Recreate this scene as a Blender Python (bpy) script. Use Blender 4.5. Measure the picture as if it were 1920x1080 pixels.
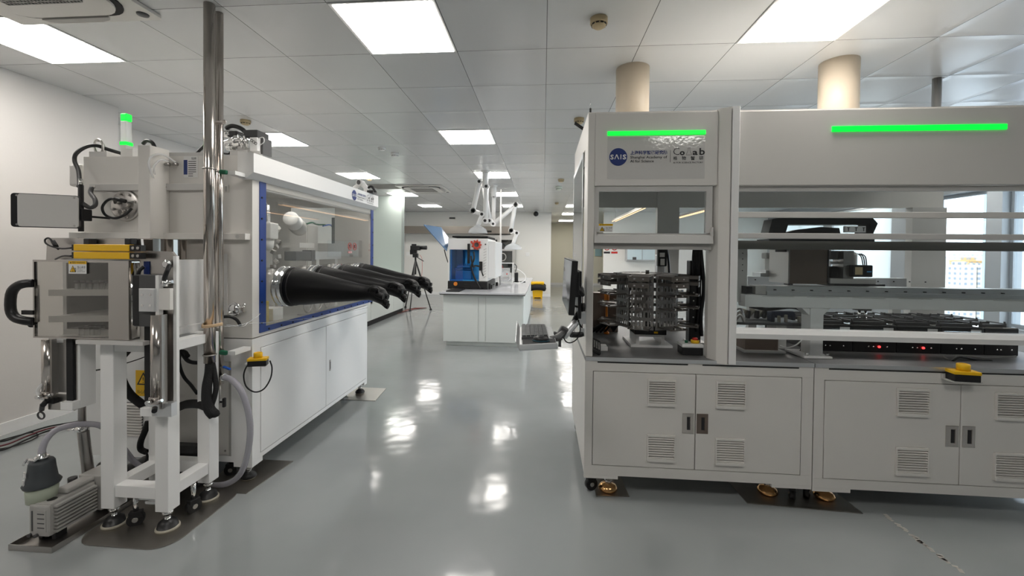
import bpy, bmesh, math, random
from mathutils import Vector, Matrix
random.seed(7)
SC = bpy.context.scene
for o in list(bpy.data.objects): bpy.data.objects.remove(o)
COL = SC.collection

# ---------------------------------------------------------------- camera
H = 1.41; CEIL = 2.765
FPX, YAW, PITCH, ROLL, PCX, PCY = 797.07, .0824, -.015, .0095, 952.58, 486.74
_w = Vector((-math.sin(YAW)*math.cos(PITCH), math.cos(YAW)*math.cos(PITCH), math.sin(PITCH)))
_r0 = Vector((math.cos(YAW), math.sin(YAW), 0)); _u0 = _r0.cross(_w)
_r = math.cos(ROLL)*_r0 + math.sin(ROLL)*_u0; _u = -math.sin(ROLL)*_r0 + math.cos(ROLL)*_u0
cam = bpy.data.cameras.new('camera'); camo = bpy.data.objects.new('camera', cam); COL.objects.link(camo)
camo.matrix_world = Matrix(((_r.x, _u.x, -_w.x, 0), (_r.y, _u.y, -_w.y, 0), (_r.z, _u.z, -_w.z, H), (0, 0, 0, 1)))
cam.sensor_width = 36; cam.lens = FPX/1920*36
cam.shift_x = (960-PCX)/1920; cam.shift_y = (PCY-540)/1920
cam.clip_start = .02; cam.clip_end = 2000
SC.camera = camo

def P(px, py, y=None, x=None, z=None):
    """world point on the plane y=.. / x=.. / z=.. that was measured at this photo position"""
    d = _r*((px-PCX)/FPX) + _u*((PCY-py)/FPX) + _w
    o = Vector((0, 0, H))
    t = (y-o.y)/d.y if y is not None else (x-o.x)/d.x if x is not None else (z-o.z)/d.z
    return o+d*t

# ---------------------------------------------------------------- world, exposure
W = bpy.data.worlds.new('sky'); SC.world = W; W.use_nodes = True
nt = W.node_tree; bg = nt.nodes['Background']
bg.inputs[0].default_value = (.80, .89, 1, 1); bg.inputs[1].default_value = 6.0
SC.view_settings.view_transform = 'Standard'; SC.view_settings.look = 'None'
SC.view_settings.exposure = 0.38; SC.view_settings.gamma = 1; SC.view_settings.use_curve_mapping = False
PANEL = 14.5       # radiance of the ceiling lights

# ---------------------------------------------------------------- materials
MATS = {}
def mat(name, col, rough=.5, metal=0, spec=.5, emit=0, ecol=None, alpha=1, trans=0, coat=0, noise=.04, bump=0, bscale=30, aniso=0, ior=1.45):
    if name in MATS: return MATS[name]
    m = bpy.data.materials.new(name); m.use_nodes = True; n = m.node_tree; b = n.nodes['Principled BSDF']
    b.inputs['Base Color'].default_value = (*col, 1)
    b.inputs['Roughness'].default_value = rough; b.inputs['Metallic'].default_value = metal
    b.inputs['Specular IOR Level'].default_value = spec; b.inputs['IOR'].default_value = ior
    b.inputs['Coat Weight'].default_value = coat; b.inputs['Coat Roughness'].default_value = .05
    b.inputs['Transmission Weight'].default_value = trans; b.inputs['Alpha'].default_value = alpha
    if emit:
        b.inputs['Emission Color'].default_value = (*(ecol or col), 1); b.inputs['Emission Strength'].default_value = emit
    tc = n.nodes.new('ShaderNodeTexCoord')
    if noise and not emit:
        t = n.nodes.new('ShaderNodeTexNoise'); t.inputs['Scale'].default_value = 6; t.inputs['Detail'].default_value = 3
        n.links.new(tc.outputs['Object'], t.inputs['Vector'])
        r = n.nodes.new('ShaderNodeMapRange'); r.inputs['To Min'].default_value = max(0, rough-noise); r.inputs['To Max'].default_value = min(1, rough+noise)
        n.links.new(t.outputs['Fac'], r.inputs['Value']); n.links.new(r.outputs[0], b.inputs['Roughness'])
    if bump:
        t = n.nodes.new('ShaderNodeTexNoise'); t.inputs['Scale'].default_value = bscale; t.inputs['Detail'].default_value = 2
        n.links.new(tc.outputs['Object'], t.inputs['Vector'])
        bp = n.nodes.new('ShaderNodeBump'); bp.inputs['Strength'].default_value = bump; bp.inputs['Distance'].default_value = .01
        n.links.new(t.outputs['Fac'], bp.inputs['Height']); n.links.new(bp.outputs[0], b.inputs['Normal'])
    MATS[name] = m
    return m
def glassmat(name, tint=(1, 1, 1), refl=.08, rough=.0):
    """thin window pane: clear straight-through light mixed with a mirror film"""
    m = bpy.data.materials.new(name); m.use_nodes = True; n = m.node_tree
    n.nodes.remove(n.nodes['Principled BSDF']); out = n.nodes['Material Output']
    t = n.nodes.new('ShaderNodeBsdfTransparent'); t.inputs[0].default_value = (*tint, 1)
    g = n.nodes.new('ShaderNodeBsdfGlossy'); g.inputs['Roughness'].default_value = rough
    f = n.nodes.new('ShaderNodeFresnel'); gm = n.nodes.new('ShaderNodeNewGeometry')
    io = n.nodes.new('ShaderNodeMapRange'); io.inputs['To Min'].default_value = 1.4; io.inputs['To Max'].default_value = 1/1.4
    n.links.new(gm.outputs['Backfacing'], io.inputs['Value']); n.links.new(io.outputs[0], f.inputs['IOR'])
    a = n.nodes.new('ShaderNodeMath'); a.operation = 'MULTIPLY_ADD'; a.inputs[1].default_value = 1.0; a.inputs[2].default_value = refl-.03
    n.links.new(f.outputs[0], a.inputs[0]); a.use_clamp = True
    mx = n.nodes.new('ShaderNodeMixShader'); n.links.new(a.outputs[0], mx.inputs[0])
    n.links.new(t.outputs[0], mx.inputs[1]); n.links.new(g.outputs[0], mx.inputs[2]); n.links.new(mx.outputs[0], out.inputs[0])
    MATS[name] = m
    return m
WHITE = mat('white_powder_coat', (.71, .69, .655), .38)
WHITE2 = mat('bright_white_coat', (.84, .84, .83), .35)
GREYP = mat('light_grey_coat', (.60, .59, .57), .4)
MIDG = mat('mid_grey_coat', (.42, .41, .39), .45)
DECK = mat('grey_metal_deck', (.19, .19, .19), .42, .3)
STEEL = mat('polished_steel', (.62, .57, .53), .16, 1, noise=.05)
MIRROR = mat('mirror_steel', (.50, .48, .46), .03, 1, noise=.015)
BRUSH = mat('brushed_steel', (.50, .48, .46), .32, 1, noise=.08)
FPLATE = mat('scuffed_steel_plate', (.36, .34, .31), .38, 1, noise=.14)
ALU = mat('anodised_aluminium', (.72, .73, .74), .3, .7)
CHROME = mat('chrome', (.8, .8, .8), .08, 1, noise=.02)
BRASS = mat('brass_foot', (.75, .42, .18), .2, 1)
BLACK = mat('black_plastic', (.012, .012, .013), .38)
BLACKM = mat('black_matte', (.01, .01, .011), .7)
RUBBER = mat('black_rubber', (.0015, .0015, .002), .46, spec=.28, bump=.25, bscale=14)
DARK = mat('dark_gap', (.02, .02, .022), .8)
DGREY = mat('dark_grey_plastic', (.07, .07, .072), .45)
BLUE = mat('blue_seal_frame', (.012, .045, .22), .4)
NAVY = mat('navy_print', (.01, .03, .17), .5)
YELL = mat('yellow_plastic', (.85, .50, .01), .4)
RED = mat('red_plastic', (.55, .03, .02), .35)
ORANGE = mat('orange_plastic', (.80, .25, .03), .4)
GREENP = mat('green_plastic', (.01, .12, .06), .4)
BLUEP = mat('blue_handle_plastic', (.01, .10, .5), .4)
CYAN = mat('cyan_blue_panel', (.05, .36, .78), .35)
LIDB = mat('smoky_blue_lid', (.10, .19, .33), .25)
CREAM = mat('cream_painted_duct', (.70, .60, .47), .42)
INK = mat('black_ink', (.015, .015, .018), .5)
WINK = mat('white_ink', (.85, .85, .85), .5)
PAPER = mat('white_label', (.75, .75, .74), .45)
GLED = mat('green_led', (.0, .5, .05), .4, emit=.85, ecol=(.0, 1, .05))
RLED = mat('red_led', (.9, .05, .05), .4, emit=3, ecol=(1, .03, .03))
PLAM = mat('light_diffuser', (1, 1, 1), .5, emit=PANEL, ecol=(1, .955, .90))
BENCHW = mat('bench_white', (.74, .78, .76), .4)
BENCHT = mat('bench_top_resin', (.62, .63, .66), .16)
PVC = mat('clear_pvc_hose', (.50, .49, .55), .22, alpha=.62, noise=0)
CLEARP = mat('clear_plastic', (.85, .87, .88), .12, alpha=.35, noise=0)
MILKY = mat('milky_plastic', (.48, .53, .42), .35, alpha=.85)
SLEEVE = mat('woven_cable_sleeve', (.010, .010, .011), .75, bump=.5, bscale=220)
GLASS = glassmat('clear_window_pane', (.93, .95, .95), .05)
GLASSG = glassmat('glovebox_window', (.90, .90, .89), .07)
GLASST = glassmat('tinted_side_pane', (.55, .57, .57), .12)
FROST = mat('frosted_green_glass', (.52, .59, .55), .5, spec=.4, noise=0)
BEIGE = mat('beige_detector', (.50, .40, .24), .5)
RING = mat('pale_rubber_ring', (.42, .39, .32), .6)
TAPE = mat('beige_masking_tape', (.62, .45, .28), .7)
COPPER = mat('brown_steel_panel', (.24, .19, .16), .32, .9)
SCREEN = mat('dark_screen', (.03, .032, .035), .12)

# ---------------------------------------------------------------- mesh helpers
ORG = {}
class MB:
    def __init__(s): s.bm = bmesh.new(); s.uv = None
    def _m(s, faces, m):
        for f in faces: f.material_index = m
    def box(s, x0, y0, z0, x1, y1, z1, m=0, bev=0):
        x0, x1 = min(x0, x1), max(x0, x1); y0, y1 = min(y0, y1), max(y0, y1); z0, z1 = min(z0, z1), max(z0, z1)
        s.n = getattr(s, 'n', 0)+1; e = (s.n % 9)*.00008     # hairline inset keeps neighbouring faces from coinciding
        if min(x1-x0, y1-y0, z1-z0) > .003: x0 += e; y0 += e; z0 += e; x1 -= e; y1 -= e; z1 -= e
        v = [s.bm.verts.new(c) for c in ((x0,y0,z0),(x1,y0,z0),(x1,y1,z0),(x0,y1,z0),(x0,y0,z1),(x1,y0,z1),(x1,y1,z1),(x0,y1,z1))]
        f = [s.bm.faces.new([v[i] for i in q]) for q in ((0,3,2,1),(4,5,6,7),(0,1,5,4),(1,2,6,5),(2,3,7,6),(3,0,4,7))]
        s._m(f, m)
        if bev:
            e = list({e for a in f for e in a.edges})
            r = bmesh.ops.bevel(s.bm, geom=e, offset=min(bev, .45*min(x1-x0, y1-y0, z1-z0)), segments=2, affect='EDGES', profile=.5)
            s._m(r['faces'], m)
        return s
    def obox(s, c, size, rot=(0, 0, 0), m=0, bev=0):
        """box of given size about centre c, turned by euler rot"""
        t = MB(); t.box(-size[0]/2, -size[1]/2, -size[2]/2, size[0]/2, size[1]/2, size[2]/2, m, bev)
        M = Matrix.Translation(Vector(c)) @ (Matrix.Rotation(rot[2], 4, 'Z') @ Matrix.Rotation(rot[1], 4, 'Y') @ Matrix.Rotation(rot[0], 4, 'X'))
        return s.add(t, M)
    def add(s, t, M=Matrix.Identity(4)):
        mp = {v: s.bm.verts.new(M @ v.co) for v in t.bm.verts}
        for f in t.bm.faces:
            g = s.bm.faces.new([mp[v] for v in f.verts]); g.material_index = f.material_index; g.smooth = f.smooth
        t.bm.free(); return s
    def loft(s, rings, m=0, cap=True, smooth=True, closed=False):
        R = [[s.bm.verts.new(p) for p in r] for r in rings]; n = len(R[0])
        prs = list(zip(R, R[1:])) + ([(R[-1], R[0])] if closed else [])
        for a, b in prs:
            for i in range(n):
                f = s.bm.faces.new((a[i], a[(i+1) % n], b[(i+1) % n], b[i])); f.material_index = m; f.smooth = smooth
        if cap and not closed:
            for q in (R[0][::-1], R[-1]):
                f = s.bm.faces.new(q); f.material_index = m
        return s
    def cyl(s, a, b, r, r2=None, m=0, seg=20, cap=True, smooth=True):
        a, b = Vector(a), Vector(b); d = (b-a).normalized(); r2 = r if r2 is None else r2
        u = d.orthogonal().normalized(); v = d.cross(u)
        c = [(math.cos(2*math.pi*i/seg), math.sin(2*math.pi*i/seg)) for i in range(seg)]
        return s.loft([[a+(u*x+v*y)*r for x, y in c], [b+(u*x+v*y)*r2 for x, y in c]], m, cap, smooth)
    def lathe(s, c, prof, d=(0, 0, 1), m=0, seg=24, ms=None):
        """profile of (radius, distance along d)"""
        c, d = Vector(c), Vector(d).normalized(); u = d.orthogonal().normalized(); v = d.cross(u)
        cs = [(math.cos(2*math.pi*i/seg), math.sin(2*math.pi*i/seg)) for i in range(seg)]
        R = [[s.bm.verts.new(c+d*h+(u*x+v*y)*max(r, .0004)) for x, y in cs] for r, h in prof]
        for k, (a, b) in enumerate(zip(R, R[1:])):
            for i in range(seg):
                f = s.bm.faces.new((a[i], a[(i+1) % seg], b[(i+1) % seg], b[i])); f.material_index = ms[k] if ms else m; f.smooth = True
        for q in (R[0][::-1], R[-1]): f = s.bm.faces.new(q); f.material_index = ms[0] if ms else m
        return s
    def tube(s, pts, r, m=0, seg=10, sub=6, rr=None):
        """smooth hose through points (Catmull-Rom)"""
        p = [Vector(q) for q in pts]
        if sub > 1 and len(p) > 2:
            q = [p[0]*2-p[1]]+p+[p[-1]*2-p[-2]]; o = []
            for i in range(1, len(q)-2):
                for k in range(sub):
                    t = k/sub; a, b, c, d = q[i-1:i+3]
                    o.append(.5*((2*b)+(c-a)*t+(2*a-5*b+4*c-d)*t*t+(3*b-a-3*c+d)*t**3))
            p = o+[p[-1]]
        rings = []; up = None
        for i, c in enumerate(p):
            d = (p[min(i+1, len(p)-1)]-p[max(i-1, 0)]).normalized()
            if up is None: up = d.orthogonal().normalized()
            up = (up-d*up.dot(d)).normalized(); v = d.cross(up)
            rad = rr(i/(len(p)-1)) if rr else r
            rings.append([c+(up*math.cos(2*math.pi*k/seg)+v*math.sin(2*math.pi*k/seg))*rad for k in range(seg)])
        return s.loft(rings, m)
    def prism(s, pts, ax, a, b, m=0):
        """extrude a 2-D outline: ax 'x' -> (y,z), 'y' -> (x,z), 'z' -> (x,y)"""
        f = {'x': lambda p, t: (t, p[0], p[1]), 'y': lambda p, t: (p[0], t, p[1]), 'z': lambda p, t: (p[0], p[1], t)}[ax]
        return s.loft([[f(p, a) for p in pts], [f(p, b) for p in pts]], m, True, False)
    def torus(s, c, d, R, r, m=0, seg=28, sg=8):
        c, d = Vector(c), Vector(d).normalized(); u = d.orthogonal().normalized(); v = d.cross(u); rings = []
        for i in range(seg):
            a = 2*math.pi*i/seg; e = u*math.cos(a)+v*math.sin(a)
            rings.append([c+e*R+(e*math.cos(2*math.pi*k/sg)+d*math.sin(2*math.pi*k/sg))*r for k in range(sg)])
        return s.loft(rings, m, closed=True)
    def ball(s, c, r, m=0, sc=(1, 1, 1)):
        t = bmesh.ops.create_icosphere(s.bm, subdivisions=2, radius=r, matrix=Matrix.Translation(Vector(c)) @ Matrix.Diagonal((*sc, 1)))
        for v in t['verts']:
            for f in v.link_faces: f.material_index = m; f.smooth = True
        return s
    def out(s, name, mats, parent=None, label=None, cat=None, group=None, kind=None, hole=None):
        if not isinstance(mats, (list, tuple)): mats = [mats]
        bmesh.ops.recalc_face_normals(s.bm, faces=s.bm.faces[:])
        if parent is not None: org = ORG[parent.name]
        else:
            c = [v.co for v in s.bm.verts]
            org = Vector(((min(p.x for p in c)+max(p.x for p in c))/2, (min(p.y for p in c)+max(p.y for p in c))/2, min(p.z for p in c)))
        for v in s.bm.verts: v.co -= org
        me = bpy.data.meshes.new(name); s.bm.to_mesh(me); s.bm.free()
        for q in mats: me.materials.append(q)
        o = bpy.data.objects.new(name, me); COL.objects.link(o)
        if parent is not None: o.parent = parent
        else: o.location = org
        ORG[o.name] = org
        if label: o['label'] = label
        if cat: o['category'] = cat
        if group: o['group'] = group
        if kind: o['kind'] = kind
        return o
def thing(name, label, cat, loc, group=None):
    o = bpy.data.objects.new(name, None); COL.objects.link(o); o.location = loc; o.empty_display_size = .1
    o['label'] = label; o['category'] = cat; ORG[o.name] = Vector(loc)
    if group: o['group'] = group
    return o
def dup(root, delta, label=None):
    def cp(o, par):
        c = o.copy(); COL.objects.link(c); c.parent = par
        for ch in [k for k in bpy.data.objects if k.parent == o]: cp(ch, c)
        return c
    c = cp(root, None); c.location = root.location+Vector(delta); ORG[c.name] = c.location.copy()
    if label: c['label'] = label
    return c
def textmesh(t, body, size, o, ux, uy, m=0, bold=0, align='LEFT', wide=None):
    """lettering laid in the plane spanned by ux (reading direction) and uy (up), starting at o"""
    cu = bpy.data.curves.new('t', 'FONT'); cu.body = body; cu.size = size; cu.offset = bold; cu.align_x = align; cu.resolution_u = 2
    ob = bpy.data.objects.new('t', cu); COL.objects.link(ob); dg = bpy.context.evaluated_depsgraph_get(); dg.update()
    me = bpy.data.meshes.new_from_object(ob.evaluated_get(dg)); k = 1
    if me.vertices:
        if wide:
            w = max(v.co.x for v in me.vertices)-min(v.co.x for v in me.vertices); k = wide/max(w, 1e-6)
        ux, uy = Vector(ux).normalized(), Vector(uy).normalized()
        vs = [t.bm.verts.new(Vector(o)+ux*v.co.x*k+uy*v.co.y) for v in me.vertices]
        for p in me.polygons:
            try: f = t.bm.faces.new([vs[i] for i in p.vertices]); f.material_index = m
            except ValueError: pass
    bpy.data.objects.remove(ob); bpy.data.curves.remove(cu); bpy.data.meshes.remove(me)
    return t

# ================================================================ THE ROOM
GX, GY = .008, 2.8436   # ceiling grid offsets, cells of 0.6 m
XL, XR, YB, YF = -4.06, 7.0, 13.95, -4.2
def gridmat():
    m = bpy.data.materials.new('metal_ceiling_panels'); m.use_nodes = True; n = m.node_tree; b = n.nodes['Principled BSDF']; L = n.links
    geo = n.nodes.new('ShaderNodeNewGeometry'); sx = n.nodes.new('ShaderNodeSeparateXYZ'); L.new(geo.outputs['Position'], sx.inputs[0])
    def mt(op, a, bb=None, c=None):
        q = n.nodes.new('ShaderNodeMath'); q.operation = op
        for i, v in enumerate((a, bb, c)):
            if v is None: continue
            if isinstance(v, (int, float)): q.inputs[i].default_value = v
            else: L.new(v, q.inputs[i])
        return q.outputs[0]
    ds, ids = [], []
    for k, g in (('X', GX), ('Y', GY)):
        t = mt('DIVIDE', mt('SUBTRACT', sx.outputs[k], g), .6); fl = mt('FLOOR', t); fr = mt('SUBTRACT', t, fl)
        ds.append(mt('MULTIPLY', mt('MINIMUM', fr, mt('SUBTRACT', 1, fr)), .6)); ids.append(fl)
    line = mt('LESS_THAN', mt('MINIMUM', ds[0], ds[1]), .0022)
    mix = n.nodes.new('ShaderNodeMix'); mix.data_type = 'RGBA'; L.new(line, mix.inputs['Factor'])
    mix.inputs['A'].default_value = (.66, .67, .67, 1); mix.inputs['B'].default_value = (.12, .12, .12, 1)
    L.new(mix.outputs['Result'], b.inputs['Base Color'])
    b.inputs['Roughness'].default_value = .24; b.inputs['Specular IOR Level'].default_value = .55
    # every panel sags a little in its own way: low bump that restarts at each joint
    cb = n.nodes.new('ShaderNodeCombineXYZ'); L.new(ids[0], cb.inputs[0]); L.new(ids[1], cb.inputs[1])
    wn = n.nodes.new('ShaderNodeTexWhiteNoise'); L.new(cb.outputs[0], wn.inputs['Vector'])
    va = n.nodes.new('ShaderNodeVectorMath'); va.operation = 'MULTIPLY_ADD'; L.new(wn.outputs['Color'], va.inputs[0]); va.inputs[1].default_value = (9, 9, 9); L.new(geo.outputs['Position'], va.inputs[2])
    ns = n.nodes.new('ShaderNodeTexNoise'); ns.inputs['Scale'].default_value = 1.3; ns.inputs['Detail'].default_value = .5; L.new(va.outputs[0], ns.inputs['Vector'])
    edge = mt('SMOOTH_MIN', mt('MINIMUM', ds[0], ds[1]), .05, .03)
    hgt = mt('ADD', mt('MULTIPLY', ns.outputs['Fac'], .018), mt('MULTIPLY', edge, -.08))
    bp = n.nodes.new('ShaderNodeBump'); bp.inputs['Strength'].default_value = .8; bp.inputs['Distance'].default_value = 1; L.new(hgt, bp.inputs['Height']); L.new(bp.outputs[0], b.inputs['Normal'])
    return m
def floormat():
    m = bpy.data.materials.new('grey_epoxy_floor'); m.use_nodes = True; n = m.node_tree; b = n.nodes['Principled BSDF']; L = n.links
    tc = n.nodes.new('ShaderNodeTexCoord')
    a = n.nodes.new('ShaderNodeTexNoise'); a.inputs['Scale'].default_value = .9; a.inputs['Detail'].default_value = 5; L.new(tc.outputs['Object'], a.inputs['Vector'])
    r = n.nodes.new('ShaderNodeValToRGB'); r.color_ramp.elements[0].position = .3; r.color_ramp.elements[0].color = (.26, .278, .282, 1); r.color_ramp.elements[1].position = .75; r.color_ramp.elements[1].color = (.33, .347, .352, 1)
    L.new(a.outputs['Fac'], r.inputs[0]); L.new(r.outputs[0], b.inputs['Base Color'])
    c = n.nodes.new('ShaderNodeTexNoise'); c.inputs['Scale'].default_value = 5; c.inputs['Detail'].default_value = 6; L.new(tc.outputs['Object'], c.inputs['Vector'])
    q = n.nodes.new('ShaderNodeMapRange'); q.inputs['To Min'].default_value = .06; q.inputs['To Max'].default_value = .17; L.new(c.outputs['Fac'], q.inputs['Value']); L.new(q.outputs[0], b.inputs['Roughness'])
    b.inputs['Specular IOR Level'].default_value = .62
    d = n.nodes.new('ShaderNodeTexNoise'); d.inputs['Scale'].default_value = 3.2; d.inputs['Detail'].default_value = 2; L.new(tc.outputs['Object'], d.inputs['Vector'])
    bp = n.nodes.new('ShaderNodeBump'); bp.inputs['Strength'].default_value = .2; bp.inputs['Distance'].default_value = .02; L.new(d.outputs['Fac'], bp.inputs['Height']); L.new(bp.outputs[0], b.inputs['Normal'])
    return m
WALL = mat('white_wall_paint', (.68, .655, .63), .55, bump=.05, bscale=60)
WALLB = mat('white_wall_far', (.80, .79, .75), .6)
WALLC = mat('cream_corridor_wall', (.82, .79, .66), .6)
def S(mb, name, m): return mb.out(name, m, kind='structure')
S(MB().box(-5.4, YF, -.1, 9, 22, 0), 'floor', floormat())
CM = gridmat()
S(MB().box(-5.4, YF, CEIL, 9, 22, CEIL+.08), 'ceiling', CM)
S(MB().box(XL-.1, YF, 0, XL, 3.76, CEIL), 'wall_left', WALL)
S(MB().box(-4.66, 3.66, 0, XL-.1, 3.76, CEIL).box(-4.72, 3.66, 0, -4.62, YB, CEIL), 'wall_left_far', WALL)
S(MB().box(XL, YF, 0, XL+.012, 3.772, .09).box(-4.62, 3.76, 0, -4.608, YB, .09), 'baseboard_left', WHITE2)
S(MB().box(-4.72, YB, 0, .25, YB+.15, CEIL), 'wall_back', WALLB)
S(MB().box(1.95, YB, 0, XR, YB+.15, CEIL), 'wall_back_right', WALLB)
S(MB().box(-1.5, 19.3, 0, 7.1, 19.45, CEIL).box(.1, YB+.15, 0, .25, 19.3, CEIL), 'wall_corridor', WALLC)
S(MB().box(-4.6, YB-.012, 0, .25, YB, .09).box(1.95, YB-.012, 0, XR, YB, .09).box(.25, 19.288, 0, 7, 19.3, .10), 'baseboard_back', WHITE2)
S(MB().box(-5.4, YF-.1, 0, 9, YF, CEIL), 'wall_rear', mat('grey_rear_wall', (.50, .50, .49), .6))
# right wall: pillars between tall windows
w = MB()
for a, b in ((-4.2, 3.6), (7.123, 7.36), (8.42, 9.2), (11.0, 11.3), (13.4, 19.3)): w.box(XR, a, 0, XR+.3, b, CEIL)
w.box(XR, -4.2, 0, XR+.3, 13.4, .35).box(XR, -4.2, 2.5, XR+.3, 13.4, CEIL)
S(w, 'wall_right', mat('grey_window_wall', (.36, .38, .40), .5))
WF = mat('window_frame_grey', (.30, .33, .36), .4)
for k, (a, b) in enumerate(((3.6, 7.123), (7.36, 8.42), (9.2, 11.0), (11.3, 13.4))):
    f = MB(); x = XR+.12
    f.box(x, a, .35, x+.06, b, .41).box(x, a, 2.44, x+.06, b, 2.5).box(x, a, .35, x+.06, a+.05, 2.5).box(x, b-.05, .35, x+.06, b, 2.5)
    if b-a > 2: f.box(x, (a+b)/2-.03, .35, x+.06, (a+b)/2+.03, 2.5)
    wo = f.out('window_%d' % (k+1), WF, kind='structure')
    MB().box(x+.025, a+.05, .41, x+.031, b-.05, 2.44).out('window_pane', GLASS, parent=wo)
BL = bpy.data.materials.new('translucent_blind'); BL.use_nodes = True; _n = BL.node_tree; _n.nodes.remove(_n.nodes['Principled BSDF'])
_t = _n.nodes.new('ShaderNodeBsdfTranslucent'); _t.inputs[0].default_value = (.85, .87, .86, 1); _d = _n.nodes.new('ShaderNodeBsdfDiffuse'); _d.inputs[0].default_value = (.8, .8, .78, 1)
_x = _n.nodes.new('ShaderNodeMixShader'); _x.inputs[0].default_value = .35; _n.links.new(_t.outputs[0], _x.inputs[1]); _n.links.new(_d.outputs[0], _x.inputs[2]); _n.links.new(_x.outputs[0], _n.nodes['Material Output'].inputs[0])
for k, (a, b, z, lb) in enumerate(((9.2, 11.0, .42, 'white roller blind drawn down over the nearer blinded window'), (11.3, 13.4, .42, 'white roller blind drawn down over the window at the back corner'))):
    r = thing('roller_blind', lb, 'blind', (XR+.05, (a+b)/2, z), 'roller blinds on the window wall')
    MB().box(XR+.045, a+.02, z, XR+.048, b-.02, 2.47).out('blind_cloth', BL, parent=r)
    MB().cyl((XR+.05, a+.01, 2.47), (XR+.05, b-.01, 2.47), .025).out('blind_roller', WHITE2, parent=r)

# -------- city outside, seen through the right-hand windows
def bmat(name, wall, glass, sx, sz, fx=.45, fz=.5):
    m = bpy.data.materials.new(name); m.use_nodes = True; n = m.node_tree; b = n.nodes['Principled BSDF']; L = n.links; b.inputs['Roughness'].default_value = .6
    g = n.nodes.new('ShaderNodeNewGeometry'); s_ = n.nodes.new('ShaderNodeSeparateXYZ'); L.new(g.outputs['Position'], s_.inputs[0])
    def mt(op, a, c):
        q = n.nodes.new('ShaderNodeMath'); q.operation = op
        for i, v in enumerate((a, c)):
            if isinstance(v, (int, float)): q.inputs[i].default_value = v
            else: L.new(v, q.inputs[i])
        return q.outputs[0]
    u = mt('FRACT', mt('DIVIDE', mt('ADD', s_.outputs['X'], s_.outputs['Y']), sx), 0); v = mt('FRACT', mt('DIVIDE', s_.outputs['Z'], sz), 0)
    k = mt('MULTIPLY', mt('LESS_THAN', u, fx), mt('LESS_THAN', v, fz))
    x = n.nodes.new('ShaderNodeMix'); x.data_type = 'RGBA'; L.new(k, x.inputs['Factor']); x.inputs['A'].default_value = (*wall, 1); x.inputs['B'].default_value = (*glass, 1); L.new(x.outputs['Result'], b.inputs['Base Color'])
    return m
BC = bmat('cream_apartment_wall', (.36, .32, .26), (.15, .17, .20), 3.4, 3)
BO = bmat('orange_apartment_wall', (.40, .25, .10), (.22, .20, .19), 3.4, 3)
BP = bmat('pale_tower_wall', (.42, .43, .45), (.28, .30, .34), 4, 3)
BT = bmat('striped_tower_wall', (.46, .47, .49), (.08, .10, .20), 2.6, 3, .28, 2)
BB = bmat('blue_glass_wall', (.22, .32, .38), (.16, .26, .32), 3, 3)
def bldg(az, dist, wd, dp, top, m, lb):
    c = Vector((az*dist, dist, 0)); q = MB(); z0 = -45
    q.box(c.x-wd/2, c.y-dp/2, z0, c.x+wd/2, c.y+dp/2, top); q.box(c.x-wd/5, c.y-dp/5, top, c.x+wd/5, c.y+dp/5, top+2.5)
    q.box(c.x-wd/2-.3, c.y-dp/2-.3, top-.2, c.x+wd/2+.3, c.y+dp/2+.3, top+.5)
    q.out('apartment_building', m, label=lb, cat='building', group='city buildings beyond the windows')
bldg(.899, 280, 9, 12, -3.5, BC, 'cream apartment block with rows of small windows at the left of the city view')
bldg(.932, 285, 8, 12, -4.5, BC, 'cream apartment block right of the orange roofed one outside')
bldg(.918, 320, 12, 14, -1.0, BO, 'orange apartment block rising behind the cream ones outside the window')
bldg(.892, 420, 18, 14, 2, BP, 'pale distant tower block at the left of the city view')
bldg(.930, 460, 16, 14, 4, BP, 'pale distant tower block behind the orange apartment block')
bldg(.990, 300, 10, 12, -1.5, BO, 'orange apartment block glimpsed right of the window pillar')
bldg(1.000, 90, 2.2, 8, 24, BB, 'pale blue glass tower beside the striped tower outside')
bldg(1.095, 70, 9, 9, 30, BT, 'white tower with dark vertical stripes at the right edge of the view')
MB().box(20, 15, -45.4, 900, 900, -45).out('city_ground', mat('pale_city_haze_ground', (.5, .52, .53), .9), kind='structure')

# -------- ceiling lights
LIT = []
def light(i, j, lb):
    x, y = GX+.6*i, GY+.6*j; z = CEIL
    t = thing('ceiling_light', lb, 'light', (x+.3, y+.3, z), 'square flat ceiling lights')
    MB().box(x+.004, y+.004, z-.006, x+.596, y+.596, z-.001).out('light_frame', WHITE2, parent=t)
    MB().box(x+.026, y+.016, z-.009, x+.582, y+.582, z-.0055).out('diffuser', PLAM, parent=t)
colname = {-6: 'over the wall side', -2: 'over the aisle', 2: 'over the right workstation'}
rown = {-1: 'nearest', 3: 'second', 7: 'third', 11: 'fourth', 15: 'farthest'}
for i in (-6, -2, 2):
    for j in (-1, 3, 7, 11, 15):
        light(i, j, '%s square ceiling light in the row %s' % (rown[j], colname[i]))
for j in (15,): light(1, j, 'square ceiling light beside the enclosure corner before the corridor')
for j, w_ in ((19, 'first'), (24, 'second')): light(1, j, '%s square ceiling light inside the far corridor' % w_)
for i in (6, 10):
    for j, w_ in ((-1, 'nearest'), (3, 'second'), (7, 'third'), (11, 'farthest')): light(i, j, '%s square ceiling light in the row %s' % (w_, 'beyond the enclosure' if i == 6 else 'along the windows'))

for i, w_ in ((-6, 'left'), (-2, 'middle'), (2, 'right')): light(i, -5, 'unseen square ceiling light added behind the viewpoint, %s of three' % w_)  # unseen row, put in to brighten the faces turned to the camera
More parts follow.
